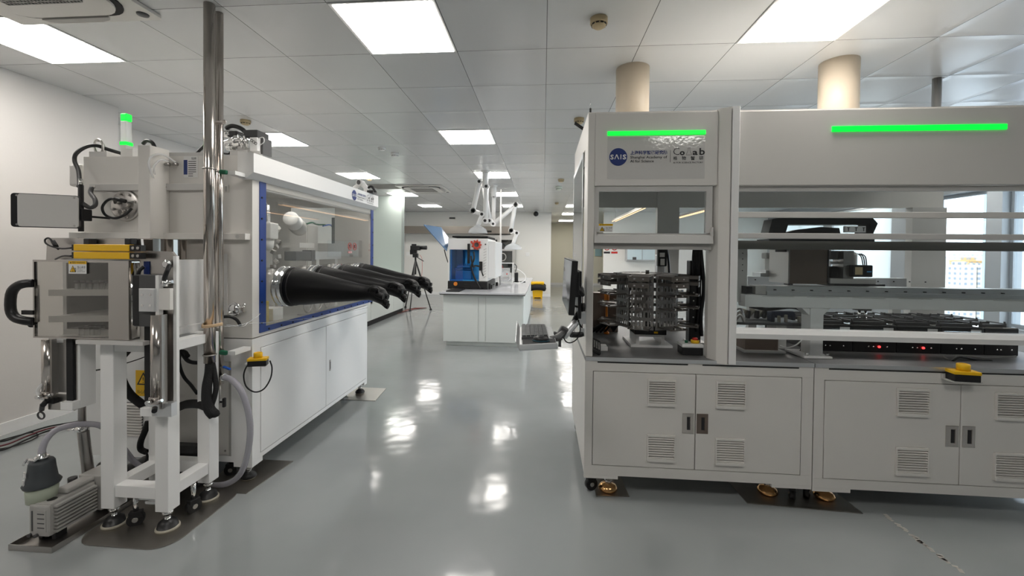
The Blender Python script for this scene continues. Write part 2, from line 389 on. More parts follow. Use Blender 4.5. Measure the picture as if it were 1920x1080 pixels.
# -------- round detectors on the ceiling
def detector(x, y, r, h, lb, m=BEIGE):
    t = thing('smoke_detector', lb, 'smoke detector', (x, y, CEIL), 'round detectors on the ceiling')
    MB().lathe((x, y, CEIL), [(r, 0), (r, -h*.55), (r*.92, -h*.6)]).out('detector_base', m, parent=t)
    MB().lathe((x, y, CEIL), [(r*.86, -h*.55), (r*.8, -h*.8), (r*.5, -h), (.001, -h)]).out('detector_head', m, parent=t)
    q = MB()
    for k in range(10):
        a = k*.628; q.obox((x+r*.83*math.cos(a), y+r*.83*math.sin(a), CEIL-h*.7), (.004, r*.34, h*.12), (0, 0, a))
    q.out('detector_slot', DARK, parent=t)
detector(.305, 2.50, .05, .055, 'cream smoke detector nearest, over the mouth of the aisle')
detector(.344, 4.32, .05, .055, 'tan smoke detector above the left top corner of the right workstation')
detector(-3.1, 4.2, .05, .05, 'tan smoke detector above the metal pump on the glovebox')
detector(.309, 7.8, .055, .055, 'tan smoke detector halfway down the aisle ceiling')
detector(.302, 8.67, .07, .07, 'pale round detector just beyond the halfway one', mat('pale_detector', (.62, .66, .58), .5))
detector(.345, 11.38, .05, .05, 'small tan detector far down the aisle ceiling')
detector(-2.108, 5.4, .05, .035, 'flat white detector left of the pair over the glovebox end', WHITE2)
detector(-2.04, 5.7, .055, .05, 'white detector right of the pair over the glovebox end', WHITE2)
detector(-2.0, 11.37, .06, .04, 'small white detector on the far ceiling by the fume arms', WHITE2)
detector(-3.2, 7.6, .05, .05, 'tan detector just before the cassette air conditioner')
# -------- cassette air conditioners
def cassette(cx, cy, s, lb):
    t = thing('ceiling_air_conditioner', lb, 'air conditioner', (cx, cy, CEIL), 'cassette air conditioners in the ceiling')
    z = CEIL; h = s/2
    def rr(a, r, k=6):
        o = []
        for (sx, sy, st) in ((1, 1, 0), (-1, 1, 90), (-1, -1, 180), (1, -1, 270)):
            for i in range(k+1):
                an = math.radians(st+90*i/k); o.append((cx+sx*(a-r)+r*math.cos(an), cy+sy*(a-r)+r*math.sin(an)))
        return o
    MB().prism(rr(h, .02), 'z', z-.004, z-.022).out('cover_panel', WHITE, parent=t)
    MB().prism(rr(h*.84, .16), 'z', z-.022, z-.03).out('air_slot', DARK, parent=t)
    q = MB().prism(rr(h*.78, .15), 'z', z-.022, z-.042); q.out('centre_panel', WHITE, parent=t)
    g = MB().prism(rr(h*.5, .03), 'z', z-.042, z-.045, 1)
    for k in range(22):
        a = -h*.48+k*h*.96/21; g.box(cx+a-.003, cy-h*.48, z-.05, cx+a+.003, cy+h*.48, z-.045).box(cx-h*.48, cy+a-.003, z-.05, cx+h*.48, cy+a+.003, z-.045)
    g.out('intake_grille', [MIDG, DARK], parent=t)
    for k in range(4):
        a = k*math.pi/2; ux, uy = math.cos(a), math.sin(a); l = h*.46
        pts = [(-l, .80*h), (-l*.9, .86*h), (-l*.6, .895*h), (l*.6, .895*h), (l*.9, .86*h), (l, .80*h)]
        MB().prism([(cx+ux*p-uy*q_, cy+uy*p+ux*q_) for p, q_ in pts], 'z', z-.024, z-.048).out('air_flap', MIDG, parent=t)
    MB().lathe((cx+h*.86, cy+h*.86, z-.022), [(.03, 0), (.028, -.006), (.001, -.007)]).out('indicator', DGREY, parent=t)
cassette(-2.66, 1.86, .90, 'large white cassette air conditioner at the top left corner')
cassette(-2.52, 8.83, .95, 'white cassette air conditioner further down the ceiling')
q = MB().box(-3.55, 8.3, CEIL-.012, -2.97, 8.85, CEIL-.002)
for k in range(9): q.box(-3.52, 8.34+k*.055, CEIL-.02, -3.0, 8.355+k*.055, CEIL-.01)
q.out('ceiling_vent', MIDG, label='square grey slatted ceiling vent left of the far air conditioner', cat='vent')
# -------- exhaust ducts rising from the enclosure to the ceiling
for (x, y, lb) in ((.637, 3.19, 'cream round exhaust duct above the logo panel'), (2.045, 3.17, 'cream round exhaust duct above the long green light bar')):
    t = thing('exhaust_duct', lb, 'duct', (x, y, 2.225), 'cream exhaust ducts on the enclosure roof')
    MB().cyl((x, y, 2.225), (x, y, CEIL), .118, seg=36).out('duct_pipe', CREAM, parent=t)
    MB().lathe((x, y, 2.225), [(.118, 0), (.15, 0), (.15, .012), (.119, .012)], seg=36).out('duct_flange', CREAM, parent=t)
p = P(1757, 147, z=CEIL); MB().cyl((p.x, p.y, 2.22), (p.x, p.y, CEIL), .028).out('steel_pipe', BRUSH, label='thin grey steel pipe dropping from the ceiling behind the right workstation', cat='pipe')

# -------- two warm linear pendants in the room beyond, seen through the carousel bay
for x, ya_, yb_, lb in ((2.13, 8.7, 13.2, 'left warm linear pendant lamp seen through the sash window'), (3.62, 9.4, 12.9, 'right warm linear pendant lamp seen through the sash window')):
    t = thing('linear_pendant_lamp', lb, 'lamp', (x, (ya_+yb_)/2, 2.40), 'warm linear pendants')
    MB().box(x-.05, ya_, 2.41, x+.05, yb_, 2.46).out('lamp_housing', MIDG, parent=t)
    for s_ in (-.05, .035): MB().box(x+s_, ya_, 2.40, x+s_+.015, yb_, 2.412).out('light_strip', mat('warm_led_strip', (1, .7, .4), .5, emit=1.7, ecol=(1, .62, .35)), parent=t)
    for yy in (ya_+.3, yb_-.3): MB().cyl((x, yy, 2.46), (x, yy, CEIL), .004, seg=6).out('suspension_wire', BRUSH, parent=t)

q = MB(); rs = random.Random(11); prev = None
for k in range(26):
    t_ = k/25; c = P(1660+140*t_, 966+104*t_, z=.0006); w_ = .004+.010*rs.random()
    if rs.random() < .78: q.obox((c.x+rs.uniform(-.006, .006), c.y, .0007), (.012+w_, .012+.02*rs.random(), .0004), (0, 0, rs.uniform(-.6, .6)))
q.out('floor_scuff', mat('pale_scuff', (.42, .40, .37), .5), label='pale broken scuff line on the floor at the bottom right', cat='floor mark')

# ================================================================ RIGHT WORKSTATION
Y0 = 2.47; YBK = 3.52; TOPZ = 2.218
def louvre(parent, x0, x1, z0, z1, n=9, y=None):
    y = Y0 if y is None else y
    q = MB().box(x0, y-.004, z0, x1, y, z1, 1); q.box(x0, y-.016, z1-.012, x1, y-.003, z1).box(x0-.003, y-.02, z0-.003, x1+.003, y-.003, z0+.014).box(x0-.003, y-.016, z0, x0+.003, y-.003, z1).box(x1-.003, y-.016, z0, x1+.003, y-.003, z1)
    h = (z1-z0-.026)/n
    for k in range(n):
        z = z0+.014+k*h
        q.prism([(y-.005, z+h*.72), (y-.016, z+h*.22), (y-.015, z+h*.08), (y-.005, z+h*.5)], 'x', x0, x1)
    return q.out('louvre_vent', [WHITE, DGREY], parent=parent)
def cab_door(body, x0, x1, z0, z1, vents, hx, hz, hb=STEEL):
    d = MB().box(x0, Y0-.003, z0, x1, Y0+.016, z1, bev=.003).out('door', WHITE, parent=body)
    for v in vents: louvre(d, *v)
    h = MB().box(hx[0], Y0-.006, hz[0], hx[1], Y0-.002, hz[1], bev=.0015); cx = (hx[0]+hx[1])/2
    h.box(cx-.006, Y0-.0075, hz[0]+.022, cx+.010, Y0-.005, hz[1]-.02, 1); h.box(cx+.012, Y0-.009, hz[0]+.02, cx+.016, Y0-.005, hz[1]-.018)
    h.out('recessed_handle', [hb, DARK], parent=d)
def machine_base(root, x0, x1, d0, d1, dm, dz0, dz1, zb, notch, slots):
    q = MB(); t = .02
    q.box(x0, Y0, dz1+.003, x1, Y0+t, .797); q.box(x0, Y0, zb+.02, x1, Y0+t, dz0-.003)
    q.box(x0, Y0, dz0-.003, d0-.003, Y0+t, dz1+.003).box(d1+.003, Y0, dz0-.003, x1, Y0+t, dz1+.003)
    q.box(x0, Y0, zb, notch[0], Y0+t, zb+.02).box(notch[1], Y0, zb, x1, Y0+t, zb+.02)
    q.box(x0, Y0+t, zb+.02, x1, YBK, .797); q.box(d0-.003, Y0+.017, dz0-.003, d1+.003, Y0+.0205, dz1+.003, 1)
    for a, b in slots: q.box(a, Y0-.0015, .786, b, Y0+.004, .793, 1)
    return q.out('base_cabinet', [WHITE, DARK], parent=root)
def foot(root, x, y, ztop, r=.035, m=BRASS, tall=False):
    q = MB().lathe((x, y, .006), [(r*.9, 0), (r*1.05, .008), (r*1.05, .02), (r*.8, .034), (r*.35, .045), (r*.3, ztop-.006)], ms=[1 if m is not BRASS else 0, 0, 0, 0, 2])
    q.cyl((x, y, .055), (x, y, .068), r*.45, m=2, seg=6); q.out('levelling_foot', [m, RING, CHROME], parent=root)
def caster(root, x, y, ztop, a=0):
    c, s_ = math.cos(a), math.sin(a); R = .036
    q = MB().cyl((x-s_*.014, y+c*.014, R), (x+s_*.014, y-c*.014, R), R, m=0)
    q.cyl((x-s_*.017, y+c*.017, R), (x+s_*.017, y-c*.017, R), R*.35, m=1)
    q.obox((x, y, R+.025), (.055, .034, .03), (0, 0, a), 0, .004).cyl((x, y, R+.035), (x, y, ztop), .012, m=1)
    q.out('caster', [BLACK, CHROME], parent=root)

A = thing('enclosed_workstation', 'white enclosed lab workstation with logo panel, carousel bay and two louvred doors', 'lab workstation', (.87, 3.0, 0), 'joined white workstation modules')
ba = machine_base(A, .248, 1.496, .296, 1.433, .867, .195, .735, .115, (.442, 1.286), ((.318, .822), (.901, 1.418)))
cab_door(ba, .296, .865, .195, .735, ((.604, .752, .556, .703), (.604, .752, .239, .388)), (.794, .858), (.400, .515))
cab_door(ba, .869, 1.433, .195, .735, ((.979, 1.130, .556, .704), (.979, 1.130, .237, .384)), (.873, .936), (.402, .515), COPPER)
MB().box(.246, Y0-.004, .797, 1.4965, YBK, .818, bev=.002).out('worktop', DECK, parent=A)
MB().box(.248, Y0-.0065, .797, 1.496, Y0-.0035, .8185).out('worktop_edge', ALU, parent=A)
foot(A, .40, 2.56, .12, .052); foot(A, 1.34, 2.62, .12, .052); caster(A, .30, 2.56, .13, .4); caster(A, 1.455, 2.58, .12, 1.2); foot(A, .40, 3.4, .12, .05); caster(A, .30, 3.4, .13)
# uprights and header
MB().box(.249, Y0, .8185, .289, Y0+.045, TOPZ, bev=.004).out('corner_post', WHITE, parent=A)
for b_ in ((.249, YBK-.05, .8185, .289, YBK, TOPZ), (.90, YBK-.06, .8185, 1.068, YBK, TOPZ)): MB().box(*b_).out('corner_post', WHITE, parent=A)
MB().box(.265, Y0+.05, 1.98, .285, YBK-.05, TOPZ-.005).out('side_beam', WHITE, parent=A)
MB().box(.289, Y0, 1.80, .966, Y0+.03, TOPZ-.004, bev=.003).out('header_panel', WHITE, parent=A)
MB().box(.289, YBK-.03, 1.785, .90, YBK, TOPZ-.004).out('rear_header', WHITE, parent=A)
MB().box(.249, Y0+.01, TOPZ-.004, 1.07, YBK, TOPZ+.004).out('roof_panel', WHITE, parent=A)
MB().cyl((.262, Y0+.02, TOPZ), (.262, Y0+.02, TOPZ+.03), .006, m=0).cyl((.262, Y0+.02, TOPZ+.03), (.262, Y0+.02, TOPZ+.075), .0015, m=1).out('roof_antenna', [BLACK, CHROME], parent=A)
a, b = P(1078, 231, y=3.3), P(1094, 242, y=3.3); MB().tube([a, b, (b.x+.07, b.y, b.z-.05)], .012, sub=1).out('camera_bar', BLACKM, parent=A)
q = MB().box(.949, Y0+.06, .8185, .973, Y0+.11, 1.80)
q.prism([(.945, Y0+.07), (.945, Y0+.055), (.972, Y0-.004), (1.018, Y0-.03), (1.024, Y0-.03), (1.024, Y0+.07)], 'z', .803, TOPZ+.008, 0)
q.prism([(1.029, Y0+.03), (1.029, Y0-.034), (1.066, Y0-.034), (1.07, Y0-.028), (1.07, Y0+.03)], 'z', .806, TOPZ+.01, 1)
q.out('front_pillar', [WHITE, WHITE2], parent=A)
MB().box(.357, Y0-.008, 2.084, .897, Y0, 2.108, bev=.002).out('status_light_bar', GLED, parent=A, label='glowing green light bar above the logo')
FOIL = mat('glossy_foil', (.62, .61, .59), .07, spec=.6, bump=.05, bscale=55, noise=0)
f = MB().box(.359, Y0-.0012, 1.838, .895, Y0-.0002, 2.078).out('logo_foil', FOIL, parent=A)
def logo(parent, o, ux, k=1.0, names='logo'):
    """round emblem, institute name, divider and lab name; o = centre of the emblem, ux = reading direction"""
    o = Vector(o); ux = Vector(ux).normalized(); uz = Vector((0, 0, 1)); nn = ux.cross(uz); e = nn*.0012
    def at(x, z): return o+ux*x*k+uz*z*k
    t = MB(); R = .050*k; n = 40
    ring = [o+ux*R*math.cos(2*math.pi*i/n)+uz*R*math.sin(2*math.pi*i/n) for i in range(n)]
    t.loft([[p for p in ring], [p+e for p in ring]], 0, True, False)
    def tx(s, size, x, z, m, bold=0, wide=None, l=1.6):
        textmesh(t, s, size*k, at(x, z)+e*l, ux, uz, m, bold*k, 'LEFT', wide)
    # S A I S with a barless A
    tx('S', .037, -.0445, -.0130, 2, .0012, .0190*k); tx('S', .037, .0245, -.0130, 2, .0012, .0200*k)
    def line(p, q_, w, m, lift=1.6):
        d = (q_-p).normalized(); s_ = nn.cross(d).normalized()*w*k/2
        v = [t.bm.verts.new(c+e*lift) for c in (p-s_, q_-s_, q_+s_, p+s_)]; t.bm.faces.new(v).material_index = m
    line(at(-.0200, -.0130), at(-.0088, .0135), .0050, 2); line(at(-.0088, .0135), at(.0028, -.0130), .0050, 2, 1.7); line(at(.0148, -.0130), at(.0148, .0135), .0050, 2)
    tx('上海科学智能研究院', .0235, .067, .0145, 0, .0006, .205*k, 1.1)
    tx('Shanghai Academy of', .0205, .067, -.0095, 1, .0003, .203*k, 1.1); tx('AI for Science', .0205, .067, -.0315, 1, .0003, .131*k, 1.1)
    line(at(.288, -.033), at(.288, .036), .0020, 1, 1.1)
    tx('C', .058, .300, .008, 1, -.0006, .035*k, 1.1); tx('o', .044, .339, .008, 1, .0016, .028*k, 1.1)
    for a_, b_ in (((.374, .008), (.404, .008)), ((.374, .008), (.385, .034)), ((.404, .008), (.394, .034)), ((.385, .034), (.385, .046)), ((.394, .034), (.394, .046)), ((.382, .046), (.397, .046))):
        line(at(*a_), at(*b_), .0016, 1, 1.1)
    tx('a', .046, .409, .008, 1, .0012, .028*k, 1.1); tx('b', .054, .4435, .008, 1, .0012, .030*k, 1.1)
    for s, x in (('格', .304), ('物', .351), ('智', .398), ('研', .445)): tx(s, .0235, x, -.019, 1, .0004, .0225*k, 1.1)
    tx('AI FOR SCIENCE FACTORY', .0125, .304, -.039, 1, .0002, .164*k, 1.1)
    return t.out('logo_print', [NAVY, INK, PAPER], parent=parent)
logo(f, (.419, Y0-.0013, 1.963), (1, 0, 0))
# sash window
q = MB()
q.box(.290, Y0+.012, 1.535, .316, Y0+.04, 1.80).box(.912, Y0+.012, 1.535, .946, Y0+.04, 1.80).box(.290, Y0+.012, 1.770, .946, Y0+.04, 1.80)
q.out('sash_frame', GREYP, parent=A)
q = MB().prism([(Y0-.012, 1.474), (Y0-.006, 1.518), (Y0+.04, 1.532), (Y0+.04, 1.474)], 'x', .29, .945); q.box(.29, Y0+.02, 1.44, .945, Y0+.1, 1.474, 1)
for x in (.292, .936): q.prism([(x-.004, 1.515), (x+.010, 1.515), (x+.008, 1.565), (x+.001, 1.565)], 'y', Y0-.01, Y0+.012)
q.out('sash_rail', [GREYP, MIDG], parent=A)
MB().box(.316, Y0+.024, 1.532, .912, Y0+.029, 1.772).out('sash_pane', GLASS, parent=A)
def warn_sticker(parent, o, ux, w, h):
    o = Vector(o); ux = Vector(ux); uz = Vector((0, 0, 1)); nn = ux.cross(uz); t = MB()
    def quad(x0, z0, x1, z1, m, l):
        t.bm.faces.new([t.bm.verts.new(o+ux*a+uz*b+nn*l) for a, b in ((x0, z0), (x1, z0), (x1, z1), (x0, z1))]).material_index = m
    quad(0, 0, w, h, 0, .0008); quad(0, h*.76, w, h, 1, .0012)
    textmesh(t, '▲ 警告 WARNING', h*.18, o+ux*w*.08+uz*h*.82+nn*.0016, ux, uz, 2, 0, 'LEFT', w*.84)
    t.bm.faces.new([t.bm.verts.new(o+ux*a+uz*b+nn*.0013) for a, b in ((w*.06, h*.12), (w*.42, h*.12), (w*.24, h*.66))]).material_index = 2
    t.bm.faces.new([t.bm.verts.new(o+ux*a+uz*b+nn*.0016) for a, b in ((w*.10, h*.16), (w*.38, h*.16), (w*.24, h*.58))]).material_index = 1
    textmesh(t, 'ϟ', h*.34, o+ux*w*.19+uz*h*.2+nn*.002, ux, uz, 2)
    textmesh(t, '当心夹手', h*.24, o+ux*w*.48+uz*h*.42+nn*.0016, ux, uz, 2, 0, 'LEFT', w*.46)
    textmesh(t, 'Caution\npinch hand', h*.12, o+ux*w*.5+uz*h*.26+nn*.0016, ux, uz, 2, 0, 'LEFT', w*.4)
    return t.out('warning_sticker', [PAPER, YELL, INK], parent=parent)
warn_sticker(A, (.318, Y0+.0235, 1.537), (1, 0, 0), .080, .048)
# aisle-side face: frame and tinted pane
q = MB().box(.249, Y0+.045, .8185, .262, Y0+.19, TOPZ-.005).box(.249, Y0+.19, .8185, .262, YBK-.05, .90).box(.249, Y0+.19, 2.05, .262, YBK-.05, TOPZ-.005)
q.out('side_frame', WHITE, parent=A)
MB().box(.243, Y0+.25, .9, .249, YBK+.02, .93).box(.243, Y0+.25, 2.02, .249, YBK+.02, 2.05).box(.243, Y0+.25, .9, .249, Y0+.28, 2.05).box(.243, YBK-.01, .9, .249, YBK+.02, 2.05).out('side_door_frame', ALU, parent=A)
MB().box(.2445, Y0+.28, .93, .2475, YBK-.01, 2.02).out('side_pane', GLASST, parent=A)
MB().box(.262, Y0+.05, 1.975, .265, YBK-.05, 1.98).out('side_seal', DARK, parent=A)

B = thing('enclosed_workstation', 'wide white enclosed lab workstation with the long green light bar and the shaker row', 'lab workstation', (2.25, 3.0, 0), 'joined white workstation modules')
XE = 3.02
bb = machine_base(B, 1.5005, XE, 1.556, 2.94, 2.247, .183, .725, .107, (1.70, 2.82), ((1.575, 2.196), (2.341, 2.96)))
cab_door(bb, 1.556, 2.245, .183, .725, ((1.923, 2.081, .551, .698), (1.923, 2.081, .229, .377)), (2.172, 2.238), (.389, .504))
cab_door(bb, 2.249, 2.94, .183, .725, ((2.414, 2.57, .551, .693), (2.414, 2.57, .225, .37)), (2.256, 2.320), (.389, .505))
MB().box(1.4995, Y0-.004, .797, XE, YBK, .818, bev=.002).out('worktop', DECK, parent=B)
MB().box(1.5005, Y0-.0065, .797, XE, Y0-.0035, .8185).out('worktop_edge', ALU, parent=B)
foot(B, 1.645, 2.60, .11, .052); caster(B, 1.55, 2.6, .12, .9); foot(B, 2.9, 2.6, .11, .05); foot(B, 1.65, 3.4, .11, .05)
MB().box(1.072, Y0, 1.80, XE, Y0+.03, TOPZ-.006, bev=.003).out('header_panel', WHITE, parent=B)
MB().box(1.072, YBK-.03, 1.785, XE, YBK, TOPZ-.006).out('rear_header', WHITE, parent=B)
MB().box(1.072, Y0+.03, 1.77, XE, Y0+.05, 1.80).out('header_lip', GREYP, parent=B)
MB().box(1.072, Y0+.01, TOPZ-.006, XE, YBK, TOPZ+.002).out('roof_panel', WHITE, parent=B)
MB().box(1.562, Y0-.008, 2.089, 2.435, Y0, 2.119, bev=.002).out('status_light_bar', GLED, parent=B, label='long glowing green light bar')
MB().box(1.07, Y0+.0, 1.621, XE, Y0+.03, 1.653, bev=.003).out('upper_rail', WHITE, parent=B)
MB().box(1.07, Y0+.0, 1.505, XE, Y0+.03, 1.536, bev=.003).out('middle_rail', GREYP, parent=B)
MB().prism([(Y0-.025, .950), (Y0-.032, .978), (Y0-.018, 1.000), (Y0+.02, 1.005), (Y0+.02, .950)], 'x', 1.066, XE).out('lower_rail', WHITE2, parent=B)
MB().box(1.072, Y0+.033, 1.006, XE, Y0+.038, 1.80).out('front_pane', GLASS, parent=B)
MB().box(2.78, YBK-.06, .8185, XE, YBK, 1.785).out('corner_post', GREYP, parent=B)
MB().box(2.955, Y0+.04, .8185, XE, Y0+.10, 1.80).out('corner_post', GREYP, parent=B)
MB().box(1.072, Y0+.13, 1.447, XE, Y0+.17, 1.497).out('inner_rail', mat('brown_grey_rail', (.24, .22, .20), .4, .4), parent=B)
def estop(parent, c, ux, s=1.0, name='emergency_stop_box', ang=0):
    """black box, yellow cover, shrouded red knob; c = bottom centre"""
    c = Vector(c); a = ang; R = Matrix.Translation(c) @ Matrix.Rotation(a, 4, 'Z')
    t = MB().box(-.055*s, -.03*s, 0, .055*s, .03*s, .035*s, 0, .003*s); t.box(-.057*s, -.032*s, .035*s, .057*s, .032*s, .052*s, 1, .003*s)
    t.lathe((0, 0, .052*s), [(.026*s, 0), (.026*s, .03*s), (.022*s, .034*s), (.017*s, .034*s), (.017*s, .02*s)], m=1).lathe((0, 0, .052*s), [(.014*s, 0), (.014*s, .016*s), (.019*s, .02*s), (.019*s, .028*s), (.001, .031*s)], m=2)
    u = MB(); u.add(t, R); return u.out(name, [BLACK, YELL, RED], parent=parent)
MB().box(2.145, Y0-.075, .757, 2.285, Y0-.002, .7605).box(2.145, Y0-.0062, .757, 2.285, Y0-.0012, .785).out('stop_bracket', GREYP, parent=B)
estop(B, (2.215, Y0-.045, .7605), (1, 0, 0), 1.05, ang=-.12)

# ---- carousel bay (things standing on the deck of module A)
ZD = .819
c0 = P(1212, 640, y=2.90); cx, cy = c0.x, 2.90
def zz(py, y=2.90, px=1212): return P(px, py, y=y).z
K = thing('sample_carousel', 'grey metal sample carousel with radial trays on five levels', 'carousel', (cx, cy, ZD))
MB().box(cx-.13, cy-.14, ZD, cx+.13, cy+.14, ZD+.015).box(cx-.09, cy-.10, ZD+.015, cx-.07, cy+.10, ZD+.07).box(cx+.07, cy-.10, ZD+.015, cx+.09, cy+.10, ZD+.07).box(cx-.09, cy-.10, ZD+.06, cx+.09, cy+.10, ZD+.075).out('carousel_stand', WHITE2, parent=K)
MB().box(cx-.10, cy-.11, ZD+.075, cx+.10, cy+.11, ZD+.125, 0, .004).box(cx+.02, cy-.112, ZD+.085, cx+.045, cy-.109, ZD+.097, 1).out('carousel_motor', [BLACK, YELL], parent=K)
zt, zb_ = zz(515), ZD+.13; R0 = .185; q = MB()
for k in range(8):
    a = k*math.pi/4+math.pi/8
    for j, off in enumerate((-.062, -.037, -.012, .013, .038, .060)):
        q.obox((cx+R0*math.cos(a)-off*math.sin(a), cy+R0*math.sin(a)+off*math.cos(a), (zt+zb_)/2), (.004, .015 if j % 2 else .010, zt-zb_), (0, 0, a))
    for j in range(7): q.obox((cx+R0*math.cos(a), cy+R0*math.sin(a), zb_+(zt-zb_)*j/6), (.004, .14, .022), (0, 0, a))
q.cyl((cx, cy, zb_), (cx, cy, zt), .02, m=0)
TRAY = mat('brown_grey_steel', (.17, .155, .14), .35, .7)
q.out('slotted_column', mat('slotted_grey_steel', (.36, .35, .335), .42, .5), parent=K)
lv = [zz(519), zz(530), zz(549), zz(571), zz(604)]
tr0 = None
for li, z in enumerate(lv):
    for k in range(8):
        a = k*math.pi/4+math.pi/8; r0, r1 = R0+.004, .318
        t = MB(); t.box(r0, -.062, -.003, r1, .062, .0, bev=0)
        t.box(r0+.01, -.062, 0, r1, -.055, .016 if li < 2 else .006).box(r0+.01, .055, 0, r1, .062, .016 if li < 2 else .006)
        if li < 2: t.box(r1-.006, -.062, -.014, r1, .062, .016, 0).box(r1-.002, -.03, -.004, r1+.001, -.018, .006, 1).box(r1-.002, .02, -.004, r1+.001, .032, .006, 1)
        else: t.box(r1-.02, -.03, 0, r1-.006, -.02, .012, 1).box(r1-.02, .02, 0, r1-.006, .03, .012, 1)
        u = MB(); u.add(t, Matrix.Translation((cx, cy, z)) @ Matrix.Rotation(a, 4, 'Z')); u.out('sample_tray', [TRAY, CHROME], parent=K)
MB().lathe((cx, cy, zt), [(.19, 0), (.19, .006), (.02, .007)], seg=8).cyl((cx+.0, cy, zt), (cx, cy, zt+.03), .012, m=0).out('carousel_top', TRAY, parent=K)
# vertical gripper behind the carousel
g = P(1238, 510, y=3.16)
G_ = thing('gripper_column', 'slim black and silver vertical gripper unit behind the carousel', 'lab actuator', (g.x, 3.16, ZD))
MB().box(g.x-.028, 3.14, ZD, g.x+.028, 3.2, P(1250, 478, y=3.16).z, bev=.004).out('gripper_rail', ALU, parent=G_)
MB().box(g.x-.034, 3.10, P(1250, 499, y=3.16).z, g.x+.030, 3.14, P(1250, 459, y=3.16).z, 0, .006).tube([(g.x+.015, 3.12, 1.50), (g.x+.035, 3.11, 1.42), (g.x+.05, 3.12, 1.30), (g.x+.055, 3.12, 1.1)], .008).out('gripper_motor', BLACK, parent=G_)
MB().box(g.x-.022, 3.095, P(1250, 482, y=3.16).z, g.x+.012, 3.101, P(1250, 474, y=3.16).z).box(g.x-.016, 3.095, P(1250, 497, y=3.16).z, g.x+.012, 3.101, P(1250, 485, y=3.16).z).out('motor_label', GREYP, parent=G_)
# lift axis to the right of the carousel
x0, x1 = P(1291, 560, y=2.95).x, P(1313, 560, y=2.95).x
V = thing('lift_axis', 'tall black linear lift axis with looped cables right of the carousel', 'lab actuator', ((x0+x1)/2, 2.95, ZD))
q = MB().box(x0, 2.93, ZD, x1, 3.0, P(1250, 488, y=2.95).z, 0, .004).box(x0-.006, 2.90, ZD, x1+.03, 3.03, ZD+.01, 1)
for k in range(10): q.cyl(((x0+x1)/2-.012, 2.931, ZD+.12+k*.055), ((x0+x1)/2-.012, 2.928, ZD+.12+k*.055), .005, m=1, seg=8)
q.out('axis_body', [BLACK, BRUSH], parent=V)
for k in range(4):
    d = k*.013; q = MB().tube([(x0+.02+d, 2.92, 1.25), (x0+.015+d, 2.92, 1.40), (x0+.03+d*.8, 2.92, 1.47-.008*k), (x1+.02, 2.93, 1.485-.012*k), (x1+.06, 2.96, 1.46-.01*k)], .007); q.out('looped_cable', BLACKM, parent=V)
MB().tube([(x1-.01, 2.93, 1.45), (x1+.01, 2.92, 1.2), (x1-.005, 2.92, 1.0), (x1+.005, 2.93, .87)], .012).tube([(x1-.03, 2.925, 1.3), (x1-.02, 2.915, 1.1), (x1-.035, 2.92, .9)], .008).out('hanging_cable', BLACKM, parent=V)
# white control box with emergency stop
a, b = P(1279, 655, y=2.58), P(1318, 655, y=2.58)
E_ = thing('emergency_stop_station', 'white and black box with yellow and red stop button on the deck', 'stop button', ((a.x+b.x)/2, 2.61, ZD))
MB().box(a.x, 2.575, ZD, b.x, 2.67, ZD+.045, bev=.003).out('station_base', BLACK, parent=E_)
MB().box(a.x-.002, 2.573, ZD+.045, b.x+.002, 2.672, ZD+.065, bev=.004).out('station_cover', WHITE2, parent=E_)
cxe = P(1303, 640, y=2.62).x; MB().lathe((cxe, 2.62, ZD+.065), [(.024, 0), (.024, .018), (.019, .019), (.017, .016)]).out('button_shroud', YELL, parent=E_)
MB().lathe((cxe, 2.62, ZD+.066), [(.012, 0), (.012, .015), (.017, .02), (.015, .03), (.001, .031)]).out('stop_button', RED, parent=E_)
MB().cyl((cxe-.05, 2.62, ZD+.065), (cxe-.05, 2.62, ZD+.08), .009).out('start_button', GREENP, parent=E_)
# handset at the front left of the deck
h = P(1120, 650, y=2.56)
T_ = thing('telephone_handset', 'black keypad handset leaning by the left post on the deck', 'telephone', (h.x, 2.56, ZD))
t = MB().box(-.03, -.085, 0, .03, .085, .022, 0, .008)
for i in range(3):
    for j in range(5): t.box(-.02+i*.015, -.05+j*.02, .022, -.011+i*.015, -.038+j*.02, .025, 1)
u = MB(); u.add(t, Matrix.Translation((h.x-.012, 2.575, ZD+.03)) @ Matrix.Rotation(.45, 4, 'Y') @ Matrix.Rotation(.25, 4, 'X')); u.out('handset_body', [BLACK, MIDG], parent=T_)
MB().box(P(1122, 650, y=2.66).x, 2.62, ZD, P(1138, 650, y=2.66).x, 2.70, ZD+.028, bev=.004).out('adapter_block', WHITE2, label='small white adapter block behind the black handset on the deck', cat='adapter')
a, b = P(1112, 590, y=3.3), P(1159, 549, y=3.3)
MB().box(.30, 3.28, ZD, b.x, 3.34, b.z, bev=.003).out('brown_equipment_case', COPPER, label='brown steel equipment case behind the left of the carousel', cat='equipment case')
o_ = P(1138, 550, y=3.2); q = MB().lathe((o_.x, 3.2, ZD), [(.02, 0), (.02, .012), (.008, .02), (.008, o_.z-ZD-.08), (.018, o_.z-ZD-.075), (.018, o_.z-ZD), (.010, o_.z-ZD+.025)])
q.out('orange_warning_lamp', ORANGE, label='slim orange lamp standing behind the carousel on the left', cat='lamp')
q = MB()
for k in range(5): q.tube([(.34+k*.03, 3.2, ZD+.01), (.40+k*.03, 3.15, ZD+.06+.01*k), (.47+k*.02, 3.12, ZD+.10), (.52, 3.16, ZD+.03)], .008)
q.out('cable_bundle', BLACKM, label='tangled black cables behind the carousel on the left', cat='cables')

